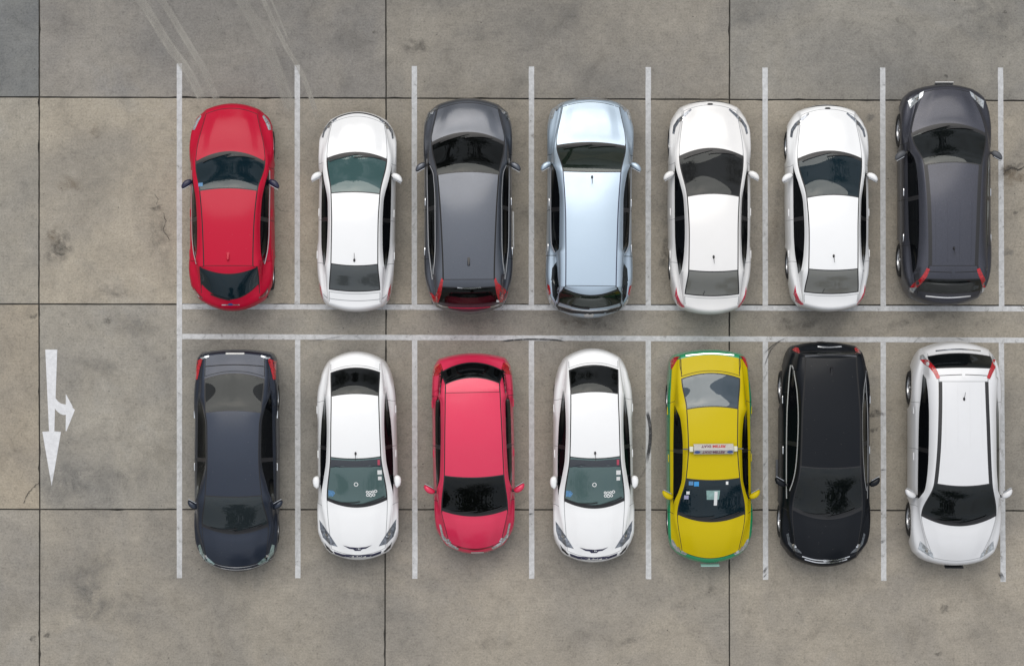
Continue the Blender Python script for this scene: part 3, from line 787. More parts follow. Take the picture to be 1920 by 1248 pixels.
DETAILS = {'red_hatch': [('headlight', 'lamp', 'p', [(-0.836, 1.593), (-0.807, 1.722), (-0.751, 1.823), (-0.67, 1.916), (-0.646, 1.876), (-0.719, 1.743), (-0.783, 1.593)], 1, 0.0),
               ('taillight', 'darkred', 'p', [(-0.789, -1.691), (-0.725, -1.792), (-0.604, -1.893), (-0.604, -1.933), (-0.709, -1.881), (-0.789, -1.776)], 1, 0.0),
               ('badge', 'blue', 'p', [(-0.056, -2.006), (-0.028, -1.982), (0.028, -1.982), (0.056, -2.006), (0.028, -2.03), (-0.028, -2.03)], 0, 0.0),
               ('trim_strip', 'chrome', 'r', [(-0.181, -2.018), (0.181, -2.018)], 0, 0.0205),
               ('rear_wiper', 'black', 'r', [(-0.393, -1.796), (-0.2, -1.868), (0.0, -1.916)], 0, 0.0287),
               ('windscreen_sticker', 'stickerblue', 'p', [(-0.618, 0.443), (-0.527, 0.451), (-0.519, 0.379), (-0.61, 0.371)], 0, 0.0),
               ('chrome_strip', 'chrome', 'w', None, 1, 0.0)],
 'white_saloon': [('headlight', 'lampgrey', 'p',
                   [(-0.734, 1.497), (-0.71, 1.67), (-0.605, 1.812), (-0.452, 1.913), (-0.436, 1.876), (-0.585, 1.759), (-0.678, 1.61), (-0.702, 1.489)], 1, 0.0),
                  ('grille_edge', 'black', 'r',
                   [(-0.71, 1.587), (-0.605, 1.784), (-0.424, 1.913), (-0.202, 1.99), (0.0, 2.014), (0.202, 1.99), (0.424, 1.913), (0.605, 1.784), (0.71, 1.587)], 0,
                   0.0246),
                  ('taillight', 'crimson', 'p', [(-0.764, -1.508), (-0.732, -1.601), (-0.676, -1.882), (-0.724, -1.83), (-0.764, -1.661)], 1, 0.0),
                  ('boot_seam', 'seamgrey', 'r', [(-0.642, -1.711), (-0.562, -1.791), (-0.281, -1.831), (0.0, -1.843), (0.281, -1.831), (0.562, -1.791), (0.642, -1.711)],
                   0, 0.0123)],
 'grey_suv': [('headlight', 'lampdark', 'p', [(-0.861, 1.739), (-0.837, 1.831), (-0.764, 1.932), (-0.603, 2.036), (-0.587, 2.004), (-0.732, 1.892), (-0.813, 1.723)], 1,
               0.0),
              ('taillight', 'red', 'p',
               [(-0.544, -1.493), (-0.512, -1.541), (-0.56, -1.813), (-0.62, -1.985), (-0.72, -1.973), (-0.8, -1.765), (-0.76, -1.781), (-0.688, -1.861), (-0.64, -1.773),
                (-0.584, -1.593)],
               1, 0.0),
              ('trim_strip', 'chrome', 'r', [(-0.641, -2.021), (-0.441, -2.077), (0.0, -2.101), (0.441, -2.077), (0.641, -2.021)], 0, 0.0205),
              ('spoiler_lip', 'chrome', 'r', [(-0.23, -1.692), (0.0, -1.708), (0.246, -1.692)], 0, 0.0205),
              ('bonnet_crease', 'paint', 'r', [(-0.49, 1.931), (-0.602, 1.682), (-0.65, 1.449)], 1, 0.0205),
              ('window_sticker', 'white', 'p', [(0.561, -1.941), (0.621, -1.941), (0.621, -1.981), (0.561, -1.981)], 0, 0.0),
              ('chrome_strip', 'chrome', 'W', None, 1, 0.0)],
 'silver_suv': [('headlight', 'lamp', 'p', [(-0.828, 1.793), (-0.804, 1.922), (-0.744, 2.034), (-0.563, 2.131), (-0.547, 2.103), (-0.716, 2.002), (-0.78, 1.785)], 1,
                 0.0),
                ('grille', 'chrome', 'p', [(-0.314, 2.242), (0.0, 2.258), (0.354, 2.242), (0.37, 2.194), (0.0, 2.21), (-0.33, 2.194)], 0, 0.0),
                ('bonnet_crease', 'paint', 'r', [(-0.474, 2.075), (-0.542, 1.794), (-0.57, 1.473)], 1, 0.0205),
                ('quarter_window', 'glass', 'p',
                 [(-0.678, -1.137), (-0.766, -1.264), (-0.782, -1.504), (-0.75, -1.823), (-0.686, -1.942), (-0.662, -1.883), (-0.63, -1.703), (-0.662, -1.424)], 1, 0.0),
                ('taillight', 'red', 'p', [(-0.855, -1.585), (-0.815, -1.617), (-0.783, -1.786), (-0.827, -1.826), (-0.859, -1.698)], 1, 0.0),
                ('reverse_light', 'lamp', 'p', [(-0.837, -1.825), (-0.792, -1.792), (-0.724, -1.945), (-0.692, -2.018), (-0.772, -1.977)], 1, 0.0),
                ('bumper_step', 'black', 'p',
                 [(-0.719, -2.023), (-0.686, -2.096), (-0.404, -2.177), (0.0, -2.209), (0.404, -2.177), (0.686, -2.096), (0.719, -2.023), (0.735, -2.096),
                  (0.666, -2.177), (0.404, -2.241), (0.0, -2.27), (-0.404, -2.241), (-0.666, -2.177), (-0.735, -2.096)],
                 0, 0.0),
                ('rear_plate', 'plate', 'p', [(-0.109, -2.185), (0.109, -2.185), (0.081, -2.246), (-0.081, -2.246)], 0, 0.0),
                ('trim_strip', 'chrome', 'r', [(-0.663, -2.018), (-0.362, -2.099), (0.0, -2.123), (0.362, -2.099), (0.663, -2.018)], 0, 0.0205),
                ('rear_wiper', 'black', 'r', [(-0.381, -2.02), (-0.16, -2.068), (0.0, -2.076)], 0, 0.0287), ('chrome_strip', 'chrome', 'w', None, 1, 0.0)],
 'white_sedan': [('headlight', 'lampgrey', 'p',
                  [(-0.774, 1.501), (-0.75, 1.662), (-0.665, 1.795), (-0.524, 1.916), (-0.395, 2.013), (-0.379, 1.981), (-0.516, 1.844), (-0.637, 1.723), (-0.702, 1.622),
                   (-0.734, 1.481)],
                  1, 0.0),
                 ('grille', 'black', 'p', [(-0.424, 2.124), (-0.202, 2.172), (0.0, 2.184), (0.202, 2.172), (0.424, 2.124), (0.202, 2.152), (0.0, 2.164), (-0.202, 2.152)],
                  0, 0.0),
                 ('badge', 'black', 'p', [(-0.065, 2.103), (-0.032, 2.123), (0.032, 2.123), (0.065, 2.103), (0.032, 2.083), (-0.032, 2.083)], 0, 0.0),
                 ('taillight', 'crimson', 'p',
                  [(-0.739, -1.661), (-0.711, -1.829), (-0.643, -1.982), (-0.554, -2.087), (-0.603, -2.087), (-0.691, -2.014), (-0.755, -1.85)], 1, 0.0),
                 ('rear_wiper_mark', 'black', 'r', [(-0.192, -1.833), (-0.152, -1.733)], 0, 0.0123)],
 'tall_suv': [('headlight', 'lamp', 'p', [(-0.78, 1.911), (-0.47, 2.104), (-0.495, 1.995), (-0.629, 1.857), (-0.746, 1.743)], 1, 0.0),
              ('taillight', 'red', 'p', [(-0.534, -1.525), (-0.471, -1.55), (-0.526, -1.7), (-0.659, -1.909), (-0.767, -1.909), (-0.709, -1.817), (-0.609, -1.671)], 1,
               0.0),
              ('reverse_light', 'lamp', 'p', [(-0.77, -1.914), (-0.665, -1.914), (-0.695, -2.015), (-0.753, -1.981)], 1, 0.0),
              ('trim_strip', 'chrome', 'r', [(-0.46, -2.082), (0.0, -2.116), (0.46, -2.082)], 0, 0.0256),
              ('tailgate_seam', 'seam', 'r', [(-0.489, -1.595), (0.0, -1.616), (0.489, -1.595)], 0, 0.0128),
              ('spoiler_rib', 'paint', 'p', [(-0.033, -1.541), (0.033, -1.541), (0.033, -1.72), (-0.033, -1.72)], 0, 0.0),
              ('roof_rib', 'paint', 'r', [(-0.372, -0.173), (-0.355, -1.413)], 1, 0.0171), ('roof_rib', 'paint', 'r', [(-0.124, -0.173), (-0.12, -1.413)], 1, 0.0171)],
 'navy_sedan': [('headlight', 'lampteal', 'p', [(0.812, 1.749), (0.758, 1.724), (0.701, 1.91), (0.453, 2.128), (0.486, 2.161), (0.659, 2.075), (0.783, 1.931)], 1, 0.0),
                ('grille', 'satin', 'r', [(0.711, 1.999), (0.454, 2.14), (0.227, 2.198), (-0.0, 2.214), (-0.227, 2.198), (-0.454, 2.14), (-0.711, 1.999)], 0, 0.0628),
                ('taillight', 'red', 'p', [(0.825, -2.061), (0.689, -2.119), (0.673, -2.078), (0.73, -1.906), (0.78, -1.684), (0.829, -1.684)], 1, 0.0),
                ('reverse_light', 'lamp', 'p', [(0.722, -2.123), (0.534, -2.172), (0.525, -2.144), (0.673, -2.086)], 1, 0.0),
                ('rear_plate', 'plate', 'p', [(0.189, -2.226), (-0.189, -2.226), (-0.189, -2.189), (0.189, -2.189)], 0, 0.0),
                ('boot_seam', 'seam', 'r', [(0.676, -1.907), (0.573, -1.948), (-0.0, -1.981), (-0.573, -1.948), (-0.676, -1.907)], 0, 0.0167)],
 'stickered_sedan': [('headlight', 'lampgrey', 'p', [(0.787, 1.293), (0.741, 1.351), (0.577, 1.594), (0.42, 1.845), (0.577, 1.804), (0.725, 1.656), (0.774, 1.491)], 1,
                      0.0),
                     ('grille', 'navytrim', 'p',
                      [(0.305, 1.816), (0.165, 1.853), (-0.0, 1.865), (-0.165, 1.853), (-0.28, 1.816), (-0.165, 1.886), (-0.082, 1.898), (-0.049, 1.931), (0.066, 1.931),
                       (0.099, 1.898), (0.181, 1.886)],
                      0, 0.0),
                     ('badge', 'chrome', 'p', [(0.049, 1.873), (-0.049, 1.873), (-0.049, 1.906), (0.049, 1.906)], 0, 0.0),
                     ('air_intake', 'navytrim', 'p',
                      [(0.504, 1.944), (0.331, 2.002), (-0.0, 2.03), (-0.31, 2.002), (-0.479, 1.944), (-0.455, 2.002), (-0.289, 2.059), (-0.0, 2.08), (0.314, 2.059),
                       (0.479, 2.002)],
                      0, 0.0),
                     ('number_plate', 'plate', 'p', [(0.19, 2.043), (-0.157, 2.043), (-0.157, 2.089), (0.19, 2.089)], 0, 0.0),
                     ('fog_recess', 'black', 'p', [(0.736, 1.803), (0.694, 1.869), (0.546, 2.01), (0.579, 2.018), (0.694, 1.935)], 1, 0.0),
                     ('windscreen_band', 'shade', 'p', [(0.493, 0.028), (-0.0, 0.061), (-0.493, 0.028), (-0.533, 0.191), (0.533, 0.191)], 0, 0.0),
                     ('windscreen_sticker', 'white', 'p', [(-0.432, 0.259), (-0.522, 0.259), (-0.522, 0.348), (-0.432, 0.348)], 0, 0.0),
                     ('windscreen_sticker', 'white', 'p', [(-0.44, 0.39), (-0.514, 0.39), (-0.514, 0.464), (-0.44, 0.464)], 0, 0.0),
                     ('windscreen_sticker', 'stickerred', 'p', [(-0.44, 0.044), (-0.488, 0.044), (-0.488, 0.15), (-0.44, 0.15)], 0, 0.0),
                     ('windscreen_sticker', 'stickerblue', 'p', [(0.58, 0.664), (0.482, 0.676), (0.441, 0.725), (0.49, 0.799), (0.58, 0.786)], 0, 0.0),
                     ('windscreen_lettering', 'white', 'ring', [(-0.213, 0.709), 0.02], 0, 0.0167),
                     ('windscreen_lettering', 'white', 'ring', [(-0.27, 0.717), 0.025], 0, 0.0167),
                     ('windscreen_lettering', 'white', 'ring', [(-0.327, 0.705), 0.02], 0, 0.0167),
                     ('windscreen_lettering', 'white', 'ring', [(-0.384, 0.696), 0.025], 0, 0.0167),
                     ('windscreen_lettering', 'white', 'ring', [(-0.221, 0.774), 0.025], 0, 0.0167),
                     ('windscreen_lettering', 'white', 'ring', [(-0.282, 0.782), 0.025], 0, 0.0167),
                     ('windscreen_lettering', 'white', 'ring', [(-0.343, 0.77), 0.025], 0, 0.0167),
                     ('windscreen_sticker', 'white', 'ring', [(0.008, 0.546), 0.037], 0, 0.0167)],
 'pink_hatch': [('quarter_window', 'glass_black', 'p',
                 [(0.604, -1.764), (0.666, -1.674), (0.694, -1.458), (0.706, -1.258), (0.653, -1.258), (0.629, -1.458), (0.596, -1.634)], 1, 0.0),
                ('headlight', 'lamp', 'p', [(0.75, 1.435), (0.709, 1.435), (0.659, 1.67), (0.515, 1.835), (0.338, 1.95), (0.379, 1.983), (0.556, 1.888), (0.692, 1.744)],
                 1, 0.0),
                ('taillight', 'red', 'p', [(0.78, -1.802), (0.657, -1.896), (0.616, -1.769), (0.722, -1.654), (0.837, -1.637), (0.837, -1.711)], 1, 0.0),
                ('indicator_strip', 'orange', 'r', [(0.833, -1.678), (0.772, -1.802), (0.698, -1.875)], 1, 0.0126),
                ('number_plate', 'plate', 'p', [(0.091, 2.056), (-0.186, 2.056), (-0.186, 2.085), (0.091, 2.085)], 0, 0.0),
                ('bumper_step', 'paint', 'p', [(0.515, -2.005), (-0.0, -2.047), (-0.453, -2.005), (-0.445, -1.956), (-0.0, -1.993), (0.494, -1.956)], 0, 0.0),
                ('grille', 'darkred', 'r', [(0.371, 1.892), (-0.0, 1.962), (-0.371, 1.892)], 0, 0.0293)],
 'taxi': [('headlight', 'lamp', 'p', [(0.816, 1.698), (0.775, 1.714), (0.693, 1.863), (0.487, 1.999), (0.52, 2.032), (0.709, 1.945), (0.8, 1.821)], 1, 0.0),
          ('taillight', 'red', 'p', [(0.796, -1.991), (0.73, -2.057), (0.616, -2.077), (0.657, -2.032), (0.755, -1.86), (0.796, -1.798)], 1, 0.0),
          ('trim_strip', 'chrome', 'r', [(0.492, -2.085), (-0.0, -2.122), (-0.492, -2.085)], 0, 0.0209),
          ('boot_seam', 'seam', 'r', [(0.607, -2.065), (0.615, -1.86), (0.582, -1.717)], 1, 0.0126),
          ('windscreen_sticker', 'stickerblue', 'p', [(0.489, 0.457), (0.399, 0.457), (0.399, 0.538), (0.489, 0.538)], 0, 0.0),
          ('windscreen_sticker', 'stickercyan', 'p', [(0.383, 0.465), (0.285, 0.465), (0.285, 0.559), (0.383, 0.559)], 0, 0.0),
          ('windscreen_sticker', 'white', 'p', [(0.53, 0.665), (0.465, 0.665), (0.465, 0.726), (0.53, 0.726)], 0, 0.0),
          ('windscreen_sticker', 'stickerlilac', 'p', [(0.571, 0.749), (0.482, 0.749), (0.482, 0.83), (0.571, 0.83)], 0, 0.0),
          ('windscreen_sticker', 'white', 'p', [(-0.261, 0.465), (-0.31, 0.465), (-0.31, 0.53), (-0.261, 0.53)], 0, 0.0),
          ('dashboard_paper', 'mint', 'p', [(0.131, 0.648), (-0.147, 0.648), (-0.131, 0.84), (0.114, 0.84)], 0, 0.0),
          ('dashboard_paper', 'white', 'p', [(-0.033, 0.668), (-0.098, 0.668), (-0.098, 0.962), (-0.033, 0.962)], 0, 0.0)],
 'black_suv': [('headlight', 'lampdark', 'p', [(0.805, 1.616), (0.764, 1.587), (0.723, 1.78), (0.513, 1.973), (0.493, 2.006), (0.657, 1.957), (0.764, 1.821)], 1, 0.0),
               ('grille', 'chrome', 'r', [(0.486, 2.067), (0.247, 2.132), (-0.0, 2.149), (-0.247, 2.132), (-0.486, 2.067)], 0, 0.0209),
               ('grille', 'chrome', 'r', [(0.433, 2.129), (0.206, 2.187), (-0.0, 2.199), (-0.206, 2.187), (-0.433, 2.129)], 0, 0.0209),
               ('badge', 'chrome', 'p', [(0.066, 2.132), (-0.066, 2.132), (-0.049, 2.182), (0.049, 2.182)], 0, 0.0),
               ('taillight', 'red', 'p', [(0.686, -2.153), (0.621, -2.202), (0.572, -2.186), (0.564, -2.112), (0.621, -2.071)], 1, 0.0),
               ('trim_strip', 'chrome', 'r', [(0.184, -2.218), (-0.041, -2.202), (-0.307, -2.218)], 0, 0.0251),
               ('spoiler_lip', 'darkgrey', 'r', [(0.519, -2.026), (-0.0, -2.05), (-0.519, -2.026)], 0, 0.0335),
               ('rear_wiper', 'black', 'r', [(0.266, -2.291), (0.123, -2.332), (-0.02, -2.316)], 0, 0.0335), ('chrome_strip', 'chrome', 'W', None, 1, 0.0)]}

# ---------------------------------------------------------------- cars
# station heights: (centre, at the glass/roof edge, at the belt line)
ZT = {
 'sedan': dict(F=(.72, .70, .66), W0=(.98, .96, .92), W1=(1.39, 1.36, .95), R=(1.46, 1.43, .96), R1=(1.40, 1.37, .98), G1=(1.10, 1.08, 1.0), T=(.98, .97, .92)),
 'hatch': dict(F=(.73, .71, .67), W0=(1.0, .98, .94), W1=(1.41, 1.38, .97), R=(1.48, 1.45, .98), R1=(1.43, 1.40, 1.0), G0=(1.37, 1.36, 1.02), G1=(1.05, 1.04, 1.0), T=(.90, .90, .88)),
 'suv': dict(F=(.90, .88, .84), W0=(1.12, 1.10, 1.05), W1=(1.58, 1.55, 1.09), R=(1.67, 1.63, 1.11), R1=(1.60, 1.57, 1.13), G0=(1.53, 1.51, 1.14), G1=(1.14, 1.13, 1.08), T=(.98, .98, .95)),
}
OFF_S, OFF_F, OFF_T = 0.045, 0.075, 0.06
LEVELS = ((0.10, 0.45), (0.28, 0.82), (0.50, 1.0), (0.72, 0.97), (0.90, 0.80), (1.0, 0.55))

def wheel_meshes(rad):
    """tyre and spoked rim, axis along x, outer face towards +x"""
    bm = bmesh.new()
    prof = [(-.095, .64), (-.10, .80), (-.095, .93), (-.07, .99), (-.03, 1.0), (.03, 1.0), (.07, .99), (.095, .93), (.10, .80), (.095, .66), (.07, .64)]
    n = 32
    rings = []
    for px, pr in prof:
        rings.append([bm.verts.new((px, math.cos(2 * math.pi * k / n) * pr * rad, math.sin(2 * math.pi * k / n) * pr * rad)) for k in range(n)])
    for a, b in zip(rings, rings[1:]):
        for k in range(n):
            bm.faces.new((a[k], a[(k + 1) % n], b[(k + 1) % n], b[k]))
    tyre = bm_mesh('tyre', bm, MAT['rubber'], True)
    bm = bmesh.new()
    n = 40
    rings = []
    for px, pr in ((.085, .66), (.085, .62), (.05, .60), (-.02, .59), (-.06, .30)):
        rings.append([bm.verts.new((px, math.cos(2 * math.pi * k / n) * pr * rad, math.sin(2 * math.pi * k / n) * pr * rad)) for k in range(n)])
    for a, b in zip(rings, rings[1:]):
        for k in range(n):
            bm.faces.new((a[k], a[(k + 1) % n], b[(k + 1) % n], b[k]))
    bm.faces.new(rings[-1])
    for s in range(7):                                    # spokes
        a = 2 * math.pi * s / 7
        for da in (-.10, .10):
            q = []
            for pr, wd, px in ((.10, .07, .075), (.61, .045, .07)):
                for sg in (-1, 1):
                    for dx in (0, -.03):
                        ca, sa = math.cos(a + da * (1 if pr > .3 else .4)), math.sin(a + da * (1 if pr > .3 else .4))
                        q.append(bm.verts.new((px + dx, (ca * pr - sa * sg * wd / 2) * rad, (sa * pr + ca * sg * wd / 2) * rad)))
            for f in ((0, 2, 6, 4), (1, 5, 7, 3), (0, 4, 5, 1), (2, 3, 7, 6)):
                bm.faces.new([q[i] for i in f])
    hub = [bm.verts.new((.082, math.cos(2 * math.pi * k / 12) * .14 * rad, math.sin(2 * math.pi * k / 12) * .14 * rad)) for k in range(12)]
    hub2 = [bm.verts.new((.03, math.cos(2 * math.pi * k / 12) * .16 * rad, math.sin(2 * math.pi * k / 12) * .16 * rad)) for k in range(12)]
    bm.faces.new(hub)
    for k in range(12):
        bm.faces.new((hub[k], hub2[k], hub2[(k + 1) % 12], hub[(k + 1) % 12]))
    return tyre, bm_mesh('rim', bm, MAT['rim'])

WHEELS = {'sedan': (0.315, *wheel_meshes(0.315)), 'hatch': (0.31, *wheel_meshes(0.31)), 'suv': (0.355, *wheel_meshes(0.355))}

def seat_mesh():
    bm = bmesh.new()
    box(bm, (0, 0.05, 0.10), (.50, .52, .20), .06)
    box(bm, (0, -0.24, 0.42), (.48, .15, .60), .06)
    for v in bm.verts:
        if v.co.z > .22:
            v.co.y -= (v.co.z - .2) * 0.28
    box(bm, (0, -0.42, 0.80), (.25, .10, .17), .04)
    return bm_mesh('seat', bm, MAT['seatcloth'], True)
SEAT = seat_mesh()

def steering_mesh():
    bm = bmesh.new()
    n, m = 24, 8
    vs = [[bm.verts.new(((.17 + .018 * math.cos(b)) * math.cos(a), .018 * math.sin(b), (.17 + .018 * math.cos(b)) * math.sin(a))) for b in [2 * math.pi * j / m for j in range(m)]] for a in [2 * math.pi * i / n for i in range(n)]]
    for i in range(n):
        for j in range(m):
            bm.faces.new((vs[i][j], vs[(i + 1) % n][j], vs[(i + 1) % n][(j + 1) % m], vs[i][(j + 1) % m]))
    box(bm, (0, 0, 0), (.34, .03, .07), .01)
    return bm_mesh('steering_wheel', bm, MAT['black'], True)
STEER = steering_mesh()

def mirror_meshes(paint_m, folded):
    """housing that sweeps back from the door, flat glass on its rear face; built for the +x side, foot at the origin"""
    bm = bmesh.new()
    L = 0.23
    secs = []
    n = 14
    for k, t in enumerate((0, .06, .2, .45, .7, .88, .97, 1.0)):
        e = (max(0.02, 1 - abs(2 * t - 1) ** 3.2)) ** .5
        th, ht = (.055 + .02 * t) * e * (1.1 if t > .1 else .6), (.05 + .03 * t) * e
        cx, cy = (L * t, -0.10 * t * t - .015) if not folded else (.03 + .012 * math.sin(t * 3.1), -.26 * t + .10)
        ring = []
        for q in range(n):
            a = 2 * math.pi * q / n
            ca, sa = math.copysign(abs(math.cos(a)) ** .75, math.cos(a)), math.copysign(abs(math.sin(a)) ** .75, math.sin(a))
            if folded:
                ring.append(bm.verts.new((cx + ca * th, cy, .07 + sa * ht)))
            else:
                ring.append(bm.verts.new((cx, cy + ca * th, .07 + sa * ht)))
        secs.append(ring)
    for a, b in zip(secs, secs[1:]):
        for q in range(n):
            bm.faces.new((a[q], a[(q + 1) % n], b[(q + 1) % n], b[q]))
    bm.faces.new(secs[0])
    bm.faces.new(secs[-1])
    house = bm_mesh('housing', bm, paint_m, True)
    bm = bmesh.new()
    box(bm, (-.03, -.005, .02), (.11, .055, .05), .015)
    arm = bm_mesh('arm', bm, MAT['black'])
    bm = bmesh.new()
    q = []
    for t, s in ((.2, -1), (.86, -1), (.9, 1), (.2, 1)):
        y = -0.10 * t * t - .015 - (.055 + .02 * t) * 1.06
        q.append(bm.verts.new((L * t, y, .07 + s * .05) if not folded else (-.035, -.24 * t + .06, .07 + s * .05)))
    f = bm.faces.new(q)
    r = bmesh.ops.extrude_face_region(bm, geom=[f])
    for v in r['geom']:
        if isinstance(v, bmesh.types.BMVert):
            v.co.y -= .008
    g = bm_mesh('mirror_glass', bm, MAT['mirrorglass'])
    return house, arm, g

def handle_mesh(m):
    bm = bmesh.new()
    box(bm, (0, 0, 0), (.034, .16, .024), .010)
    return bm_mesh('handle', bm, m, True)

def islands(faces):
    """faces grouped by shared vertices"""
    par = {}
    def find(a):
        while par.setdefault(a, a) != a:
            par[a] = par[par[a]]
            a = par[a]
        return a
    for f in faces:
        for v in f[1:]:
            par[find(v)] = find(f[0])
    g = {}
    for f in faces:
        g.setdefault(find(f[0]), []).append(f)
    return g.values()

class Car:
    def __init__(s, name, model, paint_m, loc, length, rot, label, cat='car', lower=None, mirror=None, handle=None, folded=False, trim=None, antenna=None, roof_strip=(0.022, 'seam'), sill=None, screen='glass', rear=None, gap='seam'):
        M, T = MODELS[model], MODELS[model]['type']
        s.M, s.T = M, T
        root = bpy.data.objects.new(name, None)
        col.objects.link(root)
        s.root = root
        s.paint, s.lower = paint_m, lower or paint_m
        s.strip_w, s.strip_m = roof_strip
        s.gap = MAT[gap]
        s.screen, s.rear = MAT[screen], MAT[rear or screen]
        ax = {'sedan': (.87, 1.02), 'hatch': (.86, .74), 'suv': (.93, .95)}[T]
        s.axles = (M['front'] - ax[0], M['tail'] + ax[1])
        root['label'], root['category'] = label, cat
        root['group'] = 'cars parked in the two rows of bays'
        s.shell()
        s.build_parts()
        for d_ in DETAILS[model]:
            s.detail(d_)
        s.wheels()
        s.mirrors(mirror or paint_m, folded)
        s.handles(handle or s.lower)
        s.cabin()
        s.wipers()
        if antenna:
            s.antenna(*antenna)
        if sill:
            s.sills(*sill)
        root.location = (loc[0], loc[1], 0)
        k = length / (M['front'] - M['tail'])
        root.scale = (1, k, 1)
        root.rotation_euler = (0, 0, R(rot))

    # -- the surface: rows from nose to tail, columns from the centre line outwards
    def shell(s):
        M, zt = s.M, ZT[s.T]
        yF, yT = M['front'] - OFF_F, M['tail'] + OFF_T
        fcy, fcw = M['fc'][0] - .04, M['fc'][1] - .035
        tcy, tcw = M['tc'][0] + .035, M['tc'][1] - .03
        out = [(fcy, fcw)] + [(y, h - OFF_S) for y, h in M['out'] if tcy < y < fcy] + [(tcy, tcw)]
        s.out = pchip([p[0] for p in out], [p[1] for p in out])
        keys = ['W0', 'W1', 'R', 'R1'] + (['G0'] if 'G0' in M else []) + ['G1']
        Y = {'F': yF, 'T': yT}
        bow = {'F': fcy - yF, 'T': tcy - yT, 'R': (M['W1'][1] + M['R1'][1]) / 2}
        wg = {'F': M['Fg'], 'T': min(M['tc'][1] - .06, M['G1'][2])}
        for k in keys:
            Y[k] = M[k][0]
            if k == 'R':
                wg[k] = M[k][1]
            else:
                bow[k], wg[k] = M[k][1], M[k][2]
        ks = ['F'] + keys + ['T']
        s.Y = Y
        ref = {k: wg[k] for k in ks}
        ref['F'], ref['T'] = fcw, tcw
        if Y['G1'] - Y['T'] < 0.12:
            Y['G1'] = Y['T'] + 0.12
        ys = [Y[k] for k in ks]
        f_bow, f_wg, f_ref = pchip(ys, [bow[k] for k in ks]), pchip(ys, [wg[k] for k in ks]), pchip(ys, [ref[k] for k in ks])
        hm = (Y['F'] + Y['W0']) / 2                       # bonnet swells between nose and cowl
        zF, zW = zt['F'], zt['W0']
        ysz = ys + [hm]
        f_z = [pchip(ysz, [zt[k][i] for k in ks] + [zF[i] + (zW[i] - zF[i]) * .62]) for i in range(3)]
        f_zb = pchip(ysz, [zt[k][2] - (.05 if k in 'FT' else .085) for k in ks] + [zF[2] + (zW[2] - zF[2]) * .62 - .07])
        win = M['win']
        ya, yb = win[0][0], win[-1][0]
        F6 = lambda k: wg[k] + .55 * (s.out(Y[k]) - wg[k])
        wy = [p[0] for p in win]
        f_wo = pchip([fcy] + wy + [tcy], [wg['F'] + .6 * (fcw - wg['F'])] + [p[2] for p in win] + [wg['T'] + .6 * (tcw - wg['T'])])
        f_wi = pchip([fcy] + wy + [tcy], [wg['F'] + .6 * (fcw - wg['F'])] + [p[1] for p in win] + [wg['T'] + .6 * (tcw - wg['T'])])
        s.f_wo, s.f_wi, s.ya, s.yb = f_wo, f_wi, ya, yb
        # row list with tags
        def row_at(yside, w_):                            # centre-line y of the row that passes yside at half width w_
            lo, hi = yT, yF
            for _ in range(40):
                m = (lo + hi) / 2
                if m + f_bow(m) * (w_ / f_ref(m)) ** 2 > yside:
                    hi = m
                else:
                    lo = m
            return m
        d0, d1, d2 = M['doors']
        hw = s.out(d1)
        seams = [row_at(q, hw) for q in (d0, d1, d2)]
        s.seams = seams
        g = .0065
        marks = {yF: 0, yT: 0, yF - .045: 0, yF - .057: 0, Y['W0']: 0, Y['W0'] - .075: 0, Y['W1']: 0, Y['W1'] + .022: 0, Y['R1']: 0, Y['G1']: 0}
        top = Y.get('G0', Y['R1'])
        marks[top] = 0
        marks[top - .022] = 0
        marks[Y['G1'] + .022] = 0
        if 'G0' in Y:
            marks[Y['R1'] - .012] = 0
        else:
            marks[Y['G1'] - .035] = 0
            marks[Y['G1'] - .047] = 0
        for q in seams:
            marks[q - g] = 0
            marks[q + g] = 0
        bp = row_at(d1 + .0, f_wo(d1))
        s.bp = bp
        marks[bp + .045] = 0
        marks[bp - .045] = 0
        ms = sorted(marks, reverse=True)
        rows = [ms[0]]
        for q in ms[1:]:
            gap = rows[-1] - q
            if gap < .004:
                continue
            n = max(1, int(math.ceil(gap / .055)))
            a = rows[-1]
            rows += [a - gap * (k + 1) / n for k in range(n)]
        s.rows = rows
        nr = len(rows)
        NC, NP, NW, NS = 9, 4, 4, 4
        zones = ['C'] * NC + ['B'] + ['P'] * NP + ['W'] * NW + ['S'] * NS
        nh = len(zones)                                   # intervals on a half
        s.zones = zones
        V = []
        idx = [[0] * (2 * nh + 1) for _ in range(nr)]
        crown = .012
        for i, yc in enumerate(rows):
            b, rf, wg_ = f_bow(yc), f_ref(yc), f_wg(yc)
            wb = s.out(yc)
            for _ in range(12):
                wb = .5 * wb + .5 * s.out(yc + b * (wb / rf) ** 2)
            wo = f_wo(yc)
            for _ in range(12):
                wo = .5 * wo + .5 * f_wo(yc + b * (wo / rf) ** 2)
            wi = f_wi(yc + b * (wo / rf) ** 2)
            wo = min(wo, wb - .012)
            wi = min(wi, wo)
            wg_ = min(wg_, wi - .03)
            roofrow = Y['W1'] >= yc >= Y['R1']
            sw = s.strip_w if roofrow else .014 if (yc > Y['W0'] or yc < Y['G1']) else .024
            xs = [(wg_ - sw) * k / NC for k in range(NC)] + [wg_ - sw, wg_] + [wg_ + (wi - wg_) * k / NP for k in range(1, NP + 1)]
            xs += [wi + (wo - wi) * k / NW for k in range(1, NW + 1)] + [wo + (wb - wo) * k / NS for k in range(1, NS + 1)]
            z0, z1, z2 = (f(yc) for f in f_z)
            zb = f_zb(yc)
            wr = max(wi, wg_ + .035)
            wr = min(wr, wo - .012)
            cabin_t = min(1, max(0, (z1 - z2 - .02) / .25))
            zr = z2 + (z1 - z2) * (.74 * cabin_t + .5 * (1 - cabin_t))
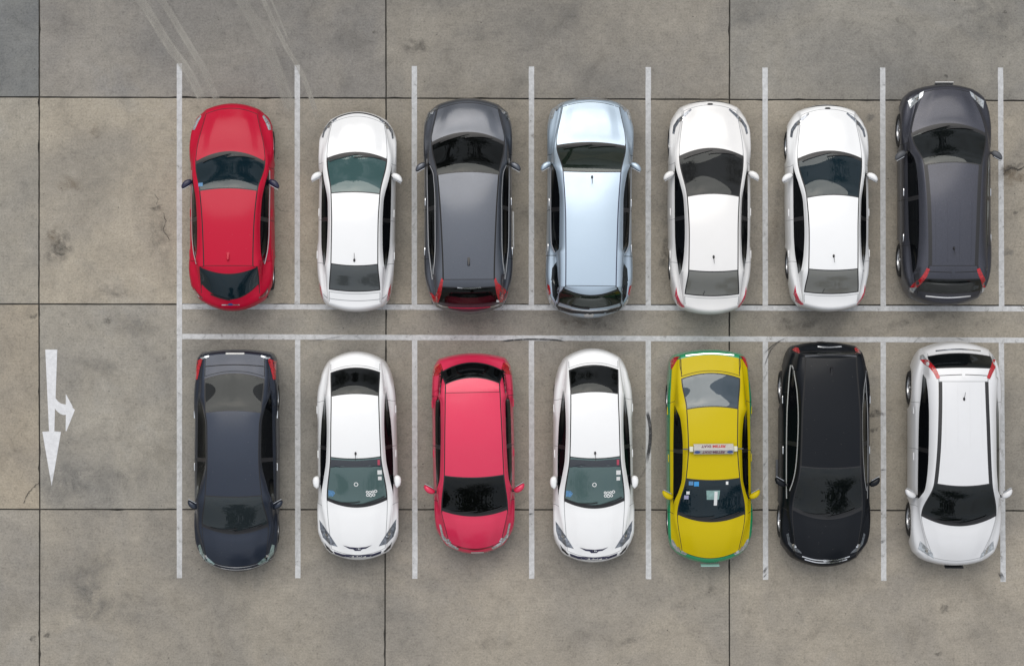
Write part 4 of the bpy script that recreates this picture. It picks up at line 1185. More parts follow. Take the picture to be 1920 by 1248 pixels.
            fz = pchip([-wg_, 0, wg_, wr, wo, wb], [z1, z0, z1, zr, z2, zb])
            row = []
            hood = 0.0
            if yc > Y['W0']:
                tt_ = (yc - Y['W0']) / (Y['F'] - Y['W0'])
                hood = .020 * min(1, max(0, tt_ * 5)) * min(1, max(0, (1 - tt_) * 4))
            elif yc < Y['G1']:
                tt_ = (Y['G1'] - yc) / (Y['G1'] - Y['T'])
                hood = -.010 * math.sin(math.pi * min(1, max(0, tt_)))
            for x in xs:
                q_ = min(1, max(0, (.80 - x / wg_) / .22)) if x < wg_ else 0
                row.append((x, yc + b * (x / rf) ** 2, fz(x) + hood * q_ * q_ * (3 - 2 * q_)))
            for j, p in enumerate(row):
                idx[i][nh + j] = len(V)
                V.append(p)
                if j:
                    idx[i][nh - j] = len(V)
                    V.append((-p[0], p[1], p[2]))
        s.V, s.idx, s.nh = V, idx, nh
        # faces with part tags
        F = []
        tailgate = 'G0' in Y
        def tag(i, j):
            zn = zones[j]
            a, b_ = rows[i], rows[i + 1]
            m = (a + b_) / 2
            q = lambda hi, lo: hi >= m >= lo
            in_seam = any(abs(m - t) < g for t in seams)
            if m > yF - .045: return 'bumper_f'
            if m < yT + .07: return 'bumper_t'
            if zn in 'CB':
                if m > yF - .057: return 'gap'
                if m > Y['W0']: return 'bonnet' if zn == 'C' else 'gap'
                if m > Y['W0'] - .075: return 'cowl'
                if m > Y['W1'] + .022: return 'windscreen' if zn == 'C' else 'glass_seal'
                if m > Y['W1']: return 'glass_seal'
                if m > Y['R1']: return 'roof' if zn == 'C' else 'strip'
                if tailgate:
                    if m > Y['R1'] - .012: return 'gap'
                    if m > Y['G0']: return 'tailgate' if zn == 'C' else 'gap'
                    if m > Y['G0'] - .022: return 'rear_seal'
                    if m > Y['G1'] + .022: return 'rear_window' if zn == 'C' else 'rear_seal'
                    if m > Y['G1']: return 'rear_seal'
                    return 'tailgate' if zn == 'C' else 'gap'
                if m > Y['R1'] - .022: return 'rear_seal'
                if m > Y['G1'] + .022: return 'rear_window' if zn == 'C' else 'rear_seal'
                if m > Y['G1']: return 'rear_seal'
                if m > Y['G1'] - .035: return 'body'
                if m > Y['G1'] - .047: return 'gap'
                return 'boot_lid' if zn == 'C' else 'gap'
            if zn == 'P': return 'body'
            if zn == 'W':
                if abs(m - bp) < .045: return 'pillar'
                return 'win_f' if m > bp else 'win_r'
            if in_seam: return 'gap'
            if seams[0] > m > seams[1]: return 'door_f'
            if seams[1] > m > seams[2]: return 'door_r'
            return 'body'
        for i in range(nr - 1):
            for j in range(nh):
                t = tag(i, j)
                for sg in (1, -1):
                    a, b_, c, e = idx[i][nh + sg * j], idx[i][nh + sg * (j + 1)], idx[i + 1][nh + sg * (j + 1)], idx[i + 1][nh + sg * j]
                    if zones[j] == 'W' and (V[a][0] - V[b_][0]) ** 2 + (V[a][2] - V[b_][2]) ** 2 < 1e-7 and (V[c][0] - V[e][0]) ** 2 < 1e-7:
                        tt = 'body'
                    else:
                        tt = t
                    F.append(((a, e, c, b_) if sg > 0 else (a, b_, c, e), tt, sg))
        # flanks: rings below the rim of the lid
        loop = [idx[0][k] for k in range(2 * nh + 1)]
        loop += [idx[i][2 * nh] for i in range(1, nr)]
        loop += [idx[nr - 1][k] for k in range(2 * nh - 1, -1, -1)]
        loop += [idx[i][0] for i in range(nr - 2, 0, -1)]
        kind = ['f'] * (2 * nh + 1) + [i for i in range(1, nr)] + ['t'] * (2 * nh) + [-i for i in range(nr - 2, 0, -1)]
        # drop loop points that nearly coincide
        n = len(loop)
        P = np.array([V[v][:2] for v in loop])
        nrm = np.zeros((n, 2))
        for k in range(n):
            for st in range(1, 8):
                tg = P[(k + st) % n] - P[(k - st) % n]
                if np.hypot(*tg) > .10:
                    break
            nrm[k] = (-tg[1], tg[0]) / max(1e-6, np.hypot(*tg))
        for _ in range(2):
            nrm = nrm + .5 * (np.roll(nrm, 1, 0) + np.roll(nrm, -1, 0))
            nrm /= np.hypot(nrm[:, 0], nrm[:, 1])[:, None]
        if nrm[nh][1] < 0:
            nrm = -nrm
        rad = WHEELS[s.T][0]
        s.rad = rad
        ra = rad + .055
        rings = [loop]
        zbot = []
        for k in range(n):
            x, y = P[k]
            zl = .20 if s.T != 'suv' else .26
            if abs(nrm[k][0]) > .5 or abs(x) > s.out(0) - .12:
                for ay in s.axles:
                    dy = abs(y - ay)
                    if dy < ra:
                        zl = max(zl, rad + math.sqrt(ra * ra - dy * dy))
            zbot.append(min(zl, V[loop[k]][2] - .12))
        for f, o in LEVELS:
            ring = []
            for k in range(n):
                x, y, z = V[loop[k]]
                ny = nrm[k][1]
                off = OFF_S * nrm[k][0] ** 2 + (OFF_F if ny > 0 else OFF_T) * ny * ny
                fl = 0
                if abs(nrm[k][0]) > .5:
                    for ay in s.axles:
                        dy = abs(y - ay)
                        if dy < ra + .08:
                            fl = max(fl, .014 * (1 - max(0, dy - ra) / .08) * (f if f < .9 else 1))
                ring.append(len(V))
                V.append((x + nrm[k][0] * (off * o + fl), y + nrm[k][1] * off * o, z + (zbot[k] - z) * f))
            rings.append(ring)
        inner = []
        for k in range(n):                                # turned-in lower lip
            x, y, z = V[rings[-1][k]]
            inner.append(len(V))
            V.append((math.copysign(min(abs(x - nrm[k][0] * .13), max(abs(x) - .02, 0)), x), y - nrm[k][1] * .10, z + .02))
        for li in range(len(rings) - 1):
            A, B = rings[li], rings[li + 1]
            for k in range(n):
                k2 = (k + 1) % n
                kk = kind[k2] if kind[k2] not in ('f', 't') else kind[k]
                t = 'flank'
                a_, b_ = kind[k], kind[k2]
                if a_ in ('f', 't') and b_ in ('f', 't'):
                    t = 'bumper_f' if (a_ == 'f' and b_ == 'f') else 'bumper_t'
                elif isinstance(kk, int):
                    i1, i2 = (abs(a_) if isinstance(a_, int) else None), (abs(b_) if isinstance(b_, int) else None)
                    if i1 is not None and i2 is not None:
                        m = (rows[i1] + rows[i2]) / 2
                        if any(abs(m - q) < g for q in seams): t = 'gap'
                        elif seams[0] > m > seams[1]: t = 'door_f'
                        elif seams[1] > m > seams[2]: t = 'door_r'
                        elif m > yF - .35: t = 'bumper_f'
                        elif m < yT + .30: t = 'bumper_t'
                    else:
                        t = 'bumper_f' if (a_ == 'f' or b_ == 'f' or abs(i1 or i2 or 0) < 4) else 'bumper_t'
                    if li == len(rings) - 2 and t.startswith('door'):
                        t = 'sill'
                sgn = 1 if P[k][0] > 0 else -1
                F.append(((A[k], A[k2], B[k2], B[k]), t, sgn))
        for k in range(n):
            k2 = (k + 1) % n
            F.append(((rings[-1][k], rings[-1][k2], inner[k2], inner[k]), 'under', 1))
        # orient outwards using the grid's own normals
        Va = np.array(V)
        s.Va = Va
        vn = np.zeros_like(Va)
        G = []
        for f, t, sg in F:
            p = Va[list(f)]
            nn = np.cross(p[2] - p[0], p[3] - p[1])
            c = p.mean(0)
            ref_v = np.array((c[0] * .35, c[1] * .12, c[2] - .45))
            if t == 'under':
                ref_v = np.array((0, 0, -1.0))
            if nn @ ref_v < 0:
                f = f[::-1]
                nn = -nn
            for v in f:
                vn[v] += nn
            G.append((f, t, sg))
        s.vn = vn / np.maximum(np.linalg.norm(vn, axis=1), 1e-9)[:, None]
        s.F = G
        s.bvh = BVHTree.FromPolygons([Vector(v) for v in V], [f for f, t, sg in G if t != 'under'])

    def part(s, name, faces, mat, parent=None, smooth=True):
        used, vs, ns, fs = {}, [], [], []
        for f in faces:
            q = []
            for v in f:
                if v not in used:
                    used[v] = len(vs)
                    vs.append(s.Va[v])
                    ns.append(s.vn[v])
                q.append(used[v])
            fs.append(q)
        if not fs:
            return None
        return mesh_obj(name, vs, fs, mat, parent or s.root, smooth, ns)

    def build_parts(s):
        by = {}
        for f, t, sg in s.F:
            by.setdefault((t, sg) if t in ('door_f', 'door_r', 'win_f', 'win_r', 'strip', 'pillar', 'sill') else t, []).append(f)
        P = s.part
        two = s.lower is not s.paint
        body = by.get('body', []) + ([] if two else by.get('flank', []))
        s.body = P('body', body, s.paint)
        if two:
            P('lower_body', by['flank'], s.lower)
        P('bumper', by['bumper_f'], s.lower)
        P('bumper', by['bumper_t'], s.lower)
        for fs in islands(by['gap']):
            P('panel_gap', fs, s.gap, s.body)
        P('underbody', by['under'], MAT['under'])
        s.bonnet = P('bonnet', by['bonnet'], s.paint)
        P('cowl', by['cowl'], MAT['black'])
        s.windscreen = P('windscreen', by['windscreen'], s.screen)
        P('glass_seal', by['glass_seal'], MAT['black'], s.windscreen)
        s.roof = P('roof', by['roof'], s.paint)
        rw = P('rear_window', by['rear_window'], s.rear)
        P('glass_seal', by['rear_seal'], MAT['black'], rw)
        if 'tailgate' in by:
            P('tailgate', by['tailgate'], s.paint)
        if 'boot_lid' in by:
            P('boot_lid', by['boot_lid'], s.paint)
        s.doors = {}
        for sg in (1, -1):
            P('roof_strip', by[('strip', sg)], MAT[s.strip_m], s.roof)
            for k in 'fr':
                fs = by[('door_' + k, sg)]
                dr = P('door', fs, s.lower)
                s.doors[(k, sg)] = dr
                if ('win_' + k, sg) in by:
                    P('window', by[('win_' + k, sg)], MAT['glass_side'], dr)
            if ('pillar', sg) in by:
                P('door_pillar', by[('pillar', sg)], MAT['black'], s.doors[('f', sg)])
            if ('sill', sg) in by:
                P('sill', by[('sill', sg)], s.lower if s.T != 'suv' else MAT['black'])
        if two:
            nlid = max(max(r) for r in s.idx) + 1
            for key, dr in s.doors.items():
                fs = by[('door_' + key[0], key[1])]
                dr_me = dr.data
                dr_me.materials.append(s.paint)
                for poly, f in zip(dr_me.polygons, fs):
                    if all(v < nlid for v in f):
                        poly.material_index = 1

    # -- pieces laid on the surface
    def on(s, x, y, off=0.004):
        h = s.bvh.ray_cast(Vector((x, y, 4)), Vector((0, 0, -1)))
        if h[0] is None:
            h = s.bvh.find_nearest(Vector((x, y, .66)))
            return h[0] + Vector((h[0].x, h[0].y * .4, 0)).normalized() * off
        nn = h[1] if h[1].z > 0 else -h[1]
        return h[0] + nn * off

    def drape(s, name, pts, mat, parent=None, off=.006, depth=.014, fine=2):
        bm = bmesh.new()
        f = bm.faces.new([bm.verts.new((x, y, 0)) for x, y in pts])
        bmesh.ops.triangulate(bm, faces=[f])
        for _ in range(fine):
            bmesh.ops.subdivide_edges(bm, edges=[e for e in bm.edges if e.calc_length() > .045], cuts=1, use_grid_fill=True)
            bmesh.ops.triangulate(bm, faces=[f for f in bm.faces if len(f.verts) > 3])
        for v in bm.verts:
            v.co = s.on(v.co.x, v.co.y, off)
        bmesh.ops.recalc_face_normals(bm, faces=bm.faces)
        if sum(f.normal.z for f in bm.faces) < 0:
            bmesh.ops.reverse_faces(bm, faces=bm.faces)
        be = [e for e in bm.edges if e.is_boundary]
        r = bmesh.ops.extrude_edge_only(bm, edges=be)
        for v in r['geom']:
            if isinstance(v, bmesh.types.BMVert):
                v.co.z -= depth
        me = bpy.data.meshes.new(name)
        bm.to_mesh(me)
        bm.free()
        me.materials.append(mat)
        return link(name, me, parent or s.root)

    def ribbon(s, name, pts, wd, mat, parent=None, off=.004, depth=.008, closed=False):
        P = [Vector(p) for p in pts]
        Q = []
        n = len(P)
        for k in range(n if closed else n - 1):
            if closed:
                p0, p1, p2, p3 = P[k - 1], P[k], P[(k + 1) % n], P[(k + 2) % n]
            else:
                p0, p1, p2, p3 = P[max(k - 1, 0)], P[k], P[k + 1], P[min(k + 2, n - 1)]
            m = max(2, int((p2 - p1).length / .05))
            for i in range(m):
                t = i / m
                Q.append(.5 * ((2 * p1) + (p2 - p0) * t + (2 * p0 - 5 * p1 + 4 * p2 - p3) * t * t + (3 * p1 - p0 - 3 * p2 + p3) * t ** 3))
        if not closed:
            Q.append(P[-1])
        vs, fs = [], []
        n = len(Q)
        for k, p in enumerate(Q):
            a, b = (Q[(k + 1) % n], Q[k - 1]) if closed else (Q[min(k + 1, n - 1)], Q[max(k - 1, 0)])
            dr = (a - b).normalized()
            nm = Vector((-dr.y, dr.x)) * wd / 2
            u, v = s.on(p.x + nm.x, p.y + nm.y, off), s.on(p.x - nm.x, p.y - nm.y, off)
            dn = Vector((0, 0, depth))
            vs += [u - dn, u, v, v - dn]
        for k in range(n if closed else n - 1):
            a, b = 4 * k, 4 * ((k + 1) % n)
            for q in range(3):
                fs.append((a + q, a + q + 1, b + q + 1, b + q))
        o = mesh_obj(name, vs, fs, mat, parent or s.root)
        bm = bmesh.new()
        bm.from_mesh(o.data)
        bmesh.ops.recalc_face_normals(bm, faces=bm.faces)
        bm.to_mesh(o.data)
        bm.free()
        return o

    def seat_on_body(s, pts):
        """move a traced outline inwards as a whole until nearly all of it lies on the body"""
        for k in range(14):
            fx, fy = 1 - .012 * k, 1 - .0045 * k
            q = [(x * fx, y * fy) for x, y in pts]
            hit = sum(1 for x, y in q if (s.bvh.ray_cast(Vector((x, y, 4)), Vector((0, 0, -1)))[0] or Vector((0, 0, 0))).z > .55)
            if hit >= .99 * len(q):
                break
        return q

    def detail(s, d_):
        name, mk, kind, pts, mir, wd = d_
        if kind in 'pr' and pts:
            pts = s.seat_on_body(pts)
        mat = s.paint if mk == 'paint' else MAT['satin' if name == 'chrome_strip' else mk]
        glassy = name.startswith(('windscreen', 'dashboard', 'window_st'))
        parent = s.windscreen if name.startswith(('windscreen', 'dashboard')) else None
        for sg in ((1, -1) if mir else (1,)):
            if kind == 'p':
                q = [(x * sg, y) for x, y in pts]
                o = s.drape(name, q, mat, parent, off=(.007 if mk == 'white' and name.startswith('dash') else .003) if glassy else .006, depth=.004 if glassy else .014)
                if name == 'headlight':
                    c = Vector((sum(p[0] for p in q) / len(q), sum(p[1] for p in q) / len(q)))
                    far = max(q, key=lambda p: p[1])
                    for t, r_ in ((.12, .032), (.42, .024)):
                        e = c + (Vector(far) - c) * t * .6
                        s.drape('reflector', [(e.x + math.cos(a) * r_, e.y + math.sin(a) * r_ * .8) for a in [2 * math.pi * k / 10 for k in range(10)]], MAT['chrome'], o, off=.011, fine=0)
            elif kind == 'r':
                s.ribbon(name, [(x * sg, y) for x, y in pts], wd, mat, parent, off=.012 if name == 'rear_wiper' else .004)
            elif kind == 'ring':
                (x, y), r_ = pts
                s.ribbon(name, [(x + math.cos(a) * r_, y + math.sin(a) * r_) for a in [2 * math.pi * k / 8 for k in range(8)]], wd, mat, parent, closed=True)
            elif kind in 'wW':
                ys = [s.ya + (s.yb - s.ya) * k / 16 for k in range(17)]
                s.ribbon(name, [((s.f_wo(y) + .010) * sg, y) for y in ys], .016, mat, None)
                if kind == 'W':
                    s.ribbon(name, [((s.f_wi(y) - .004) * sg, y) for y in ys[1:]], .014, mat, None)

    def wheels(s):
        rad, tyre, rim = WHEELS[s.T]
        for ay in s.axles:
            for sg in (1, -1):
                w_ = bpy.data.objects.new('wheel', None)
                col.objects.link(w_)
                w_.parent = s.root
                w_.location = (sg * (s.out(ay) + OFF_S - .115), ay, rad)
                w_.rotation_euler = (0, 0, 0 if sg > 0 else math.pi)
                link('tyre', tyre, w_)
                link('rim', rim, w_)
        # dark floor that closes the car underneath
        bm = bmesh.new()
        hwid = s.out(0) - .26
        box(bm, (0, (s.M['front'] + s.M['tail']) / 2, .33), (2 * hwid, s.M['front'] - s.M['tail'] - .45, .22), .03)
        f0, f1 = s.axles
        box(bm, (0, (f0 + f1) / 2, .33), (2 * (s.out(0) - .04), f0 - f1 - 2 * (rad + .08), .20), .02)
        link('chassis', bm_mesh('chassis', bm, MAT['under']), s.root)

    def mirrors(s, m, folded):
        my, mw = s.M['mirror']
        h, a, g = mirror_meshes(m, folded)
        xo = (mw - .235) if not folded else s.out(my) + OFF_S - .035
        z = s.on(s.f_wo(my) + .01, my, 0).z - (.015 if not folded else .03)
        for sg in (1, -1):
            e = bpy.data.objects.new('side_mirror', None)
            col.objects.link(e)
            e.parent = s.root
            e.location = (sg * xo, my + .03, z)
            e.scale = (sg, 1, 1)
            link('housing', h, e)
            link('arm', a, e).scale = (1.6, 1, 1)
            link('mirror_glass', g, e)

    def handles(s, m):
        me = handle_mesh(m)
        d0, d1, d2 = s.M['doors']
        for k, y in (('f', d1 + .16), ('r', d2 + .16)):
            for sg in (1, -1):
                p = s.bvh.ray_cast(Vector((sg * 2, y, .80 if s.T != 'suv' else .95)), Vector((-sg, 0, 0)))[0]
                o = link('handle', me, s.doors[(k, sg)])
                o.location = p + Vector((sg * -.005, 0, 0))

    def cabin(s):
        Y = s.Y
        zb = ZT[s.T]['W0'][2]
        wi = s.f_wo(s.M['doors'][1]) - .05
        bm = bmesh.new()
        box(bm, (0, Y['W0'] - .42, zb - .14), (2 * wi - .06, .50, .20), .06)
        link('dashboard', bm_mesh('dashboard', bm, MAT['cabin'], True), s.root)
        bm = bmesh.new()                                   # trimmed floor and rear shelf
        box(bm, (0, (Y['W0'] + Y['G1']) / 2, .42), (2 * wi, Y['W0'] - Y['G1'] - .1, .06), .01)
        box(bm, (0, Y['G1'] + .30, zb - .08 if s.T == 'sedan' else zb - .22), (2 * wi - .25, .5, .05), .01)
        link('cabin_floor', bm_mesh('cabin_floor', bm, MAT['cabin']), s.root)
        zs = .50 if s.T != 'suv' else .62
        yf = Y['W1'] - .05
        for y in (yf, yf - .88):
            for sg in (1, -1):
                o = link('seat', SEAT, s.root)
                o.location = (sg * .36, y, zs - .05)
                o.scale = (1, 1, .86)
        o = link('steering_wheel', STEER, s.root)
        o.location = (.36, Y['W0'] - .72, zb - .05)
        o.rotation_euler = (R(-62), 0, 0)

    def wipers(s):
        Y = s.Y['W0']
        b, g = s.M['W0'][1], s.M['W0'][2]
        f = lambda x, d_: (x, Y + b * (x / g) ** 2 - d_)
        s.ribbon('wiper', [f(.50, .05), f(.30, .075), f(.05, .11), f(-.06, .13)], .020, MAT['black'], s.windscreen, off=.02, depth=.014)
        s.ribbon('wiper', [f(.02, .045), f(-.2, .085), f(-.45, .10), f(-.56, .11)], .020, MAT['black'], s.windscreen, off=.02, depth=.014)

    def antenna(s, kind, y, mat='black', x=0.0):
        if y is None:
            y = s.M['W1'][0] - .10
        p = s.on(x, y, 0)
        bm = bmesh.new()
        if kind == 'fin':
            pr = [(.11, 0, .026), (.05, .022, .024), (-.03, .05, .014), (-.075, .062, .006), (-.085, .03, .014), (-.085, 0, .024)]
            a = [bm.verts.new((w_, yy, zz_)) for yy, zz_, w_ in pr]
            b = [bm.verts.new((-w_, yy, zz_)) for yy, zz_, w_ in pr]
            n = len(pr)
            for k in range(n):
                bm.faces.new((a[k], a[(k + 1) % n], b[(k + 1) % n], b[k]))
            bm.faces.new(a)
            bm.faces.new(b)
        else:
            bmesh.ops.create_cone(bm, cap_ends=True, segments=12, radius1=.034, radius2=.020, depth=.035)
            for v in bm.verts:
                v.co.y *= 1.5
                v.co.z += .016
            r = bmesh.ops.create_cone(bm, cap_ends=True, segments=8, radius1=.009, radius2=.006, depth=.24)
            sl = -1 if kind == 'mast' else 1
            for v in r['verts']:
                zz_ = v.co.z + .12
                v.co = Vector((v.co.x, v.co.y + sl * zz_ * .72, .03 + zz_ * .55))
        o = link('antenna', bm_mesh('antenna', bm, s.paint if mat == 'paint' else MAT[mat]), s.roof)
        o.location = p - Vector((0, 0, .004))
        if kind != 'fin':
            o.scale = (.75, .8, .8)

    def sills(s, mk, sides, ya, yb):
        for sg in sides:
            bm = bmesh.new()
            box(bm, (0, 0, 0), (.07, ya - yb, .04), .014)
            o = link('side_step', bm_mesh('side_step', bm, MAT[mk], True), s.root)
            o.location = (sg * (s.out(0) + OFF_S + .005), (ya + yb) / 2, .32)

# ---------------------------------------------------------------- paints and the fourteen cars
PT = {
 'red': paint('red_paint', (0.46, 0.002, 0.028), 0.0, 0.5, 0.004, coat=.3),
 'white': paint('white_paint', (0.80, 0.81, 0.82), 0.0, 0.3, 0.05),
 'softwhite': paint('soft_white_paint', (0.76, 0.755, 0.75), 0.0, 0.3, 0.06),
 'pearl': paint('pearl_white_paint', (0.66, 0.67, 0.69), 0.0, 0.3, 0.10),
 'grey': paint('dark_grey_paint', (0.092, 0.102, 0.124), 0.8, 0.40, 0.03, 0.12, coat=.8),
 'silver': paint('silver_blue_paint', (0.45, 0.55, 0.65), 0.7, 0.42, 0.02, 0.04, coat=.8),
 'plum': paint('plum_grey_paint', (0.056, 0.059, 0.076), 0.75, 0.45, 0.02, 0.35, coat=.5),
 'navy': paint('navy_paint', (0.023, 0.031, 0.050), 0.6, 0.40, 0.01, 0.2, coat=.6),
 'pink': paint('raspberry_red_paint', (0.62, 0.024, 0.080), 0.2, 0.42, 0.02, 0.05, coat=.8),
 'yellow': paint('taxi_yellow_paint', (0.50, 0.39, 0.001), 0.0, 0.4, 0.005, coat=.12),
 'green': paint('taxi_green_paint', (0.008, 0.24, 0.10), 0.0, 0.35, 0.05),
 'black': paint('black_paint', (0.0035, 0.005, 0.008), 0.0, 0.4, 0.003, 0.2, coat=.2),
}
B = MAT['black']
Car('red_hatchback', 'red_hatch', PT['red'], (-4.772, 2.592), 4.278, 0, 'bright red hatchback with dark side mirrors, leftmost car of the upper row', antenna=('fin', -1.04, 'paint'), mirror=MAT['navytrim'], screen='glass_navy')
Car('white_saloon', 'white_saloon', PT['white'], (-2.204, 2.501), 4.136, -.9, 'white saloon with teal windscreen and thin black arc across its nose, beside the red hatchback', antenna=('stub', -1.03, 'black'), screen='glass_teal_sky', rear='glass_pale', gap='seamgrey')
Car('dark_grey_suv', 'grey_suv', PT['grey'], (.088, 2.608), 4.441, .3, 'slate grey estate SUV with black rear window and fin antenna in the upper row', antenna=('fin', -1.17), handle=MAT['chrome'], sill=('plate', (1,), -.1, -.88), screen='glass_black', roof_strip=(.03, 'seam'))
Car('silver_suv', 'silver_suv', PT['silver'], (2.578, 2.576), 4.537, -.6, 'pale silver blue SUV with wraparound black rear glass and dark bumper step', antenna=('mast', None), handle=MAT['chrome'], roof_strip=(.022, 'navytrim'), screen='glass_green')
Car('white_sedan', 'white_sedan', PT['softwhite'], (5.053, 2.588), 4.424, 0, 'soft white sedan with charcoal windscreen, between the silver SUV and another white sedan', antenna=('mast', -1.05), screen='glass_char', rear='glass_cloud_sheen', gap='seamgrey')
Car('white_sedan', 'white_sedan', PT['white'], (7.477, 2.572), 4.277, .3, 'bright white sedan with pale rear window, next to the dark blue grey SUV', antenna=('mast', -1.05), screen='glass_navy', rear='glass_cloud_sheen', gap='seamgrey')
Car('blue_grey_suv', 'tall_suv', PT['plum'], (9.875, 2.836), 4.552, 0, 'dark blue grey SUV with wide black roof strips, rightmost of the upper row', antenna=('mast', -1.13), handle=MAT['chrome'], mirror=MAT['darkgrey'], screen='glass', roof_strip=(.075, 'black'))
Car('navy_sedan', 'navy_sedan', PT['navy'], (-4.676, -2.628), 4.585, 180, 'navy blue sedan with chrome nose and bright red rear lamps, leftmost of the lower row', handle=MAT['chrome'], roof_strip=(.018, 'seam'), screen='glass_slate', rear='glass_char')
Car('stickered_white_sedan', 'stickered_sedan', PT['white'], (-2.194, -2.528), 4.303, 180.7, 'white sedan with stickers on its windscreen, between the navy sedan and the raspberry hatchback', folded=True, screen='glass_sky_veil', rear='glass_black', gap='seamgrey', antenna=('stub', None))
Car('raspberry_hatchback', 'pink_hatch', PT['pink'], (.198, -2.483), 4.137, 181, 'raspberry red hatchback with black wraparound rear glass in the lower row', roof_strip=(.02, 'seam'), screen='glass_black')
Car('stickered_white_sedan', 'stickered_sedan', PT['white'], (2.657, -2.522), 4.415, 180.5, 'white sedan with stickers on its windscreen, between the raspberry hatchback and the yellow taxi', folded=True, screen='glass_sky_veil', rear='glass_black', gap='seamgrey', antenna=('stub', None))
taxi = Car('taxi', 'taxi', PT['yellow'], (5.042, -2.541), 4.411, 180.5, 'yellow and green taxi with a lettered sign bar across its roof', 'taxi', lower=PT['green'], mirror=PT['yellow'], handle=PT['yellow'], screen='glass_navy', rear='glass_bluish', roof_strip=(.02, 'seam'))
Car('black_suv', 'black_suv', PT['black'], (7.404, -2.496), 4.628, 180, 'black SUV with chrome window lines, between the taxi and the white SUV', antenna=('fin', -1.72), handle=MAT['chrome'], sill=('darkgrey', (1,), .62, .12), screen='glass', roof_strip=(.03, 'seam'))
Car('white_suv', 'tall_suv', PT['pearl'], (10.08, -2.478), 4.614, 180, 'pearl white SUV with black roof strips and red rear lamps, rightmost of the lower row', antenna=('mast', -1.13), roof_strip=(.075, 'black'), gap='seamgrey')

# number plates that stand proud of a bumper
for o in [x for x in col.objects if x.parent is None and x.type == 'EMPTY' and x.get('category')]:
    n = o.name.split('.')[0]
    if n in ('blue_grey_suv', 'white_suv', 'taxi'):
        key = {'taxi': 'taxi'}.get(n, 'tall_suv')
        bm = bmesh.new()
        box(bm, (0, 0, 0), (.38, .022, .13), .004)
        p = link('number_plate', bm_mesh('number_plate', bm, {'blue_grey_suv': MAT['plate'], 'white_suv': MAT['black'], 'taxi': simple('taxi_plate', (.25, .42, .38), .5)}[n]), o)
        p.location = (0.0, MODELS[key]['front'] + .022, .62)
        p.rotation_euler = (R(-16), 0, 0)

# taxi roof sign: prism box on two feet, lettering as it stands in the picture
def text_mesh(body, size):
    cu = bpy.data.curves.new('lettering', 'FONT')
    cu.body = body
    cu.size = size
    cu.align_x = 'CENTER'
    cu.align_y = 'CENTER'
    cu.extrude = .001
    cu.offset = .0035
    t = bpy.data.objects.new('lettering', cu)
    col.objects.link(t)
    bpy.context.view_layer.update()
    me = bpy.data.meshes.new_from_object(t)
    bpy.data.objects.remove(t)
    return me
def taxi_sign():
    y = -.20
    zt_ = taxi.on(0, y, 0).z
    hw_, dp, ht = .40, .105, .11
    prof = [(-dp, 0), (dp, 0), (dp * .95, .03), (.018, ht), (-.018, ht), (-dp * .95, .03)]
    bm = bmesh.new()
    a = [bm.verts.new((-hw_, p, q)) for p, q in prof]
    b = [bm.verts.new((hw_, p, q)) for p, q in prof]
    n = len(prof)
    for k in range(n):
        bm.faces.new((a[k], a[(k + 1) % n], b[(k + 1) % n], b[k]))
    bm.faces.new(a)
    bm.faces.new(b)
    white = simple('sign_plastic', (.50, .49, .47), .35, vary=.2, vscale=30)
    s_ = link('roof_sign', bm_mesh('roof_sign', bm, white), taxi.root)
    s_.location = (0, y, zt_ + .03)
    for sg in (1, -1):
        bm = bmesh.new()
        box(bm, (sg * (hw_ + .045), 0, .02), (.085, .11, .07), .02)
        link('end_cap', bm_mesh('end_cap', bm, simple('cream_plastic', (.60, .60, .48), .5)), s_)
        bm = bmesh.new()
        box(bm, (sg * (hw_ + .14), 0, -.012), (.14, .025, .018), .006)
        link('clamp', bm_mesh('clamp', bm, MAT['darkgrey']), s_)
    al = math.atan2(ht - .03, dp * .95 - .018)
    red = simple('sign_red', (.45, .02, .03), .5)
    dkr = simple('sign_maroon', (.16, .05, .10), .5)
    for face, words in ((-1, (('TAXI', .15, dkr), ('METER', -.11, red))), (1, (('TAXI-METER', 0, dkr),))):
        for txt, dx, m in words:
            me = text_mesh(txt, .115)
            me.materials.clear()
            me.materials.append(m)
            # the picture shows the letters running left to right, turned over top to bottom
            for v in me.vertices:
                v.co = Vector((-v.co.x * (.78 if txt != 'TAXI-METER' else .72), v.co.y * .8, v.co.z))
            me.flip_normals()
            t = link('lettering', me, s_)
            t.location = (dx, face * (dp * .95 + .018) / 2, (ht + .03) / 2 + .002)
            t.rotation_euler = (-face * al, 0, 0)
    blue = simple('sign_blue', (.05, .10, .32), .5)
    for sg in (1, -1):
        bm = bmesh.new()
        bmesh.ops.create_circle(bm, cap_ends=True, segments=16, radius=.04)
        for v in bm.verts:
            v.co.x *= 1.5
            v.co.z = .0015
        o = link('sign_emblem', bm_mesh('sign_emblem', bm, blue), s_)
        o.location = (sg * .33, (dp * .95 + .018) / 2, (ht + .03) / 2 + .002)
        o.rotation_euler = (-al, 0, 0)
taxi_sign()

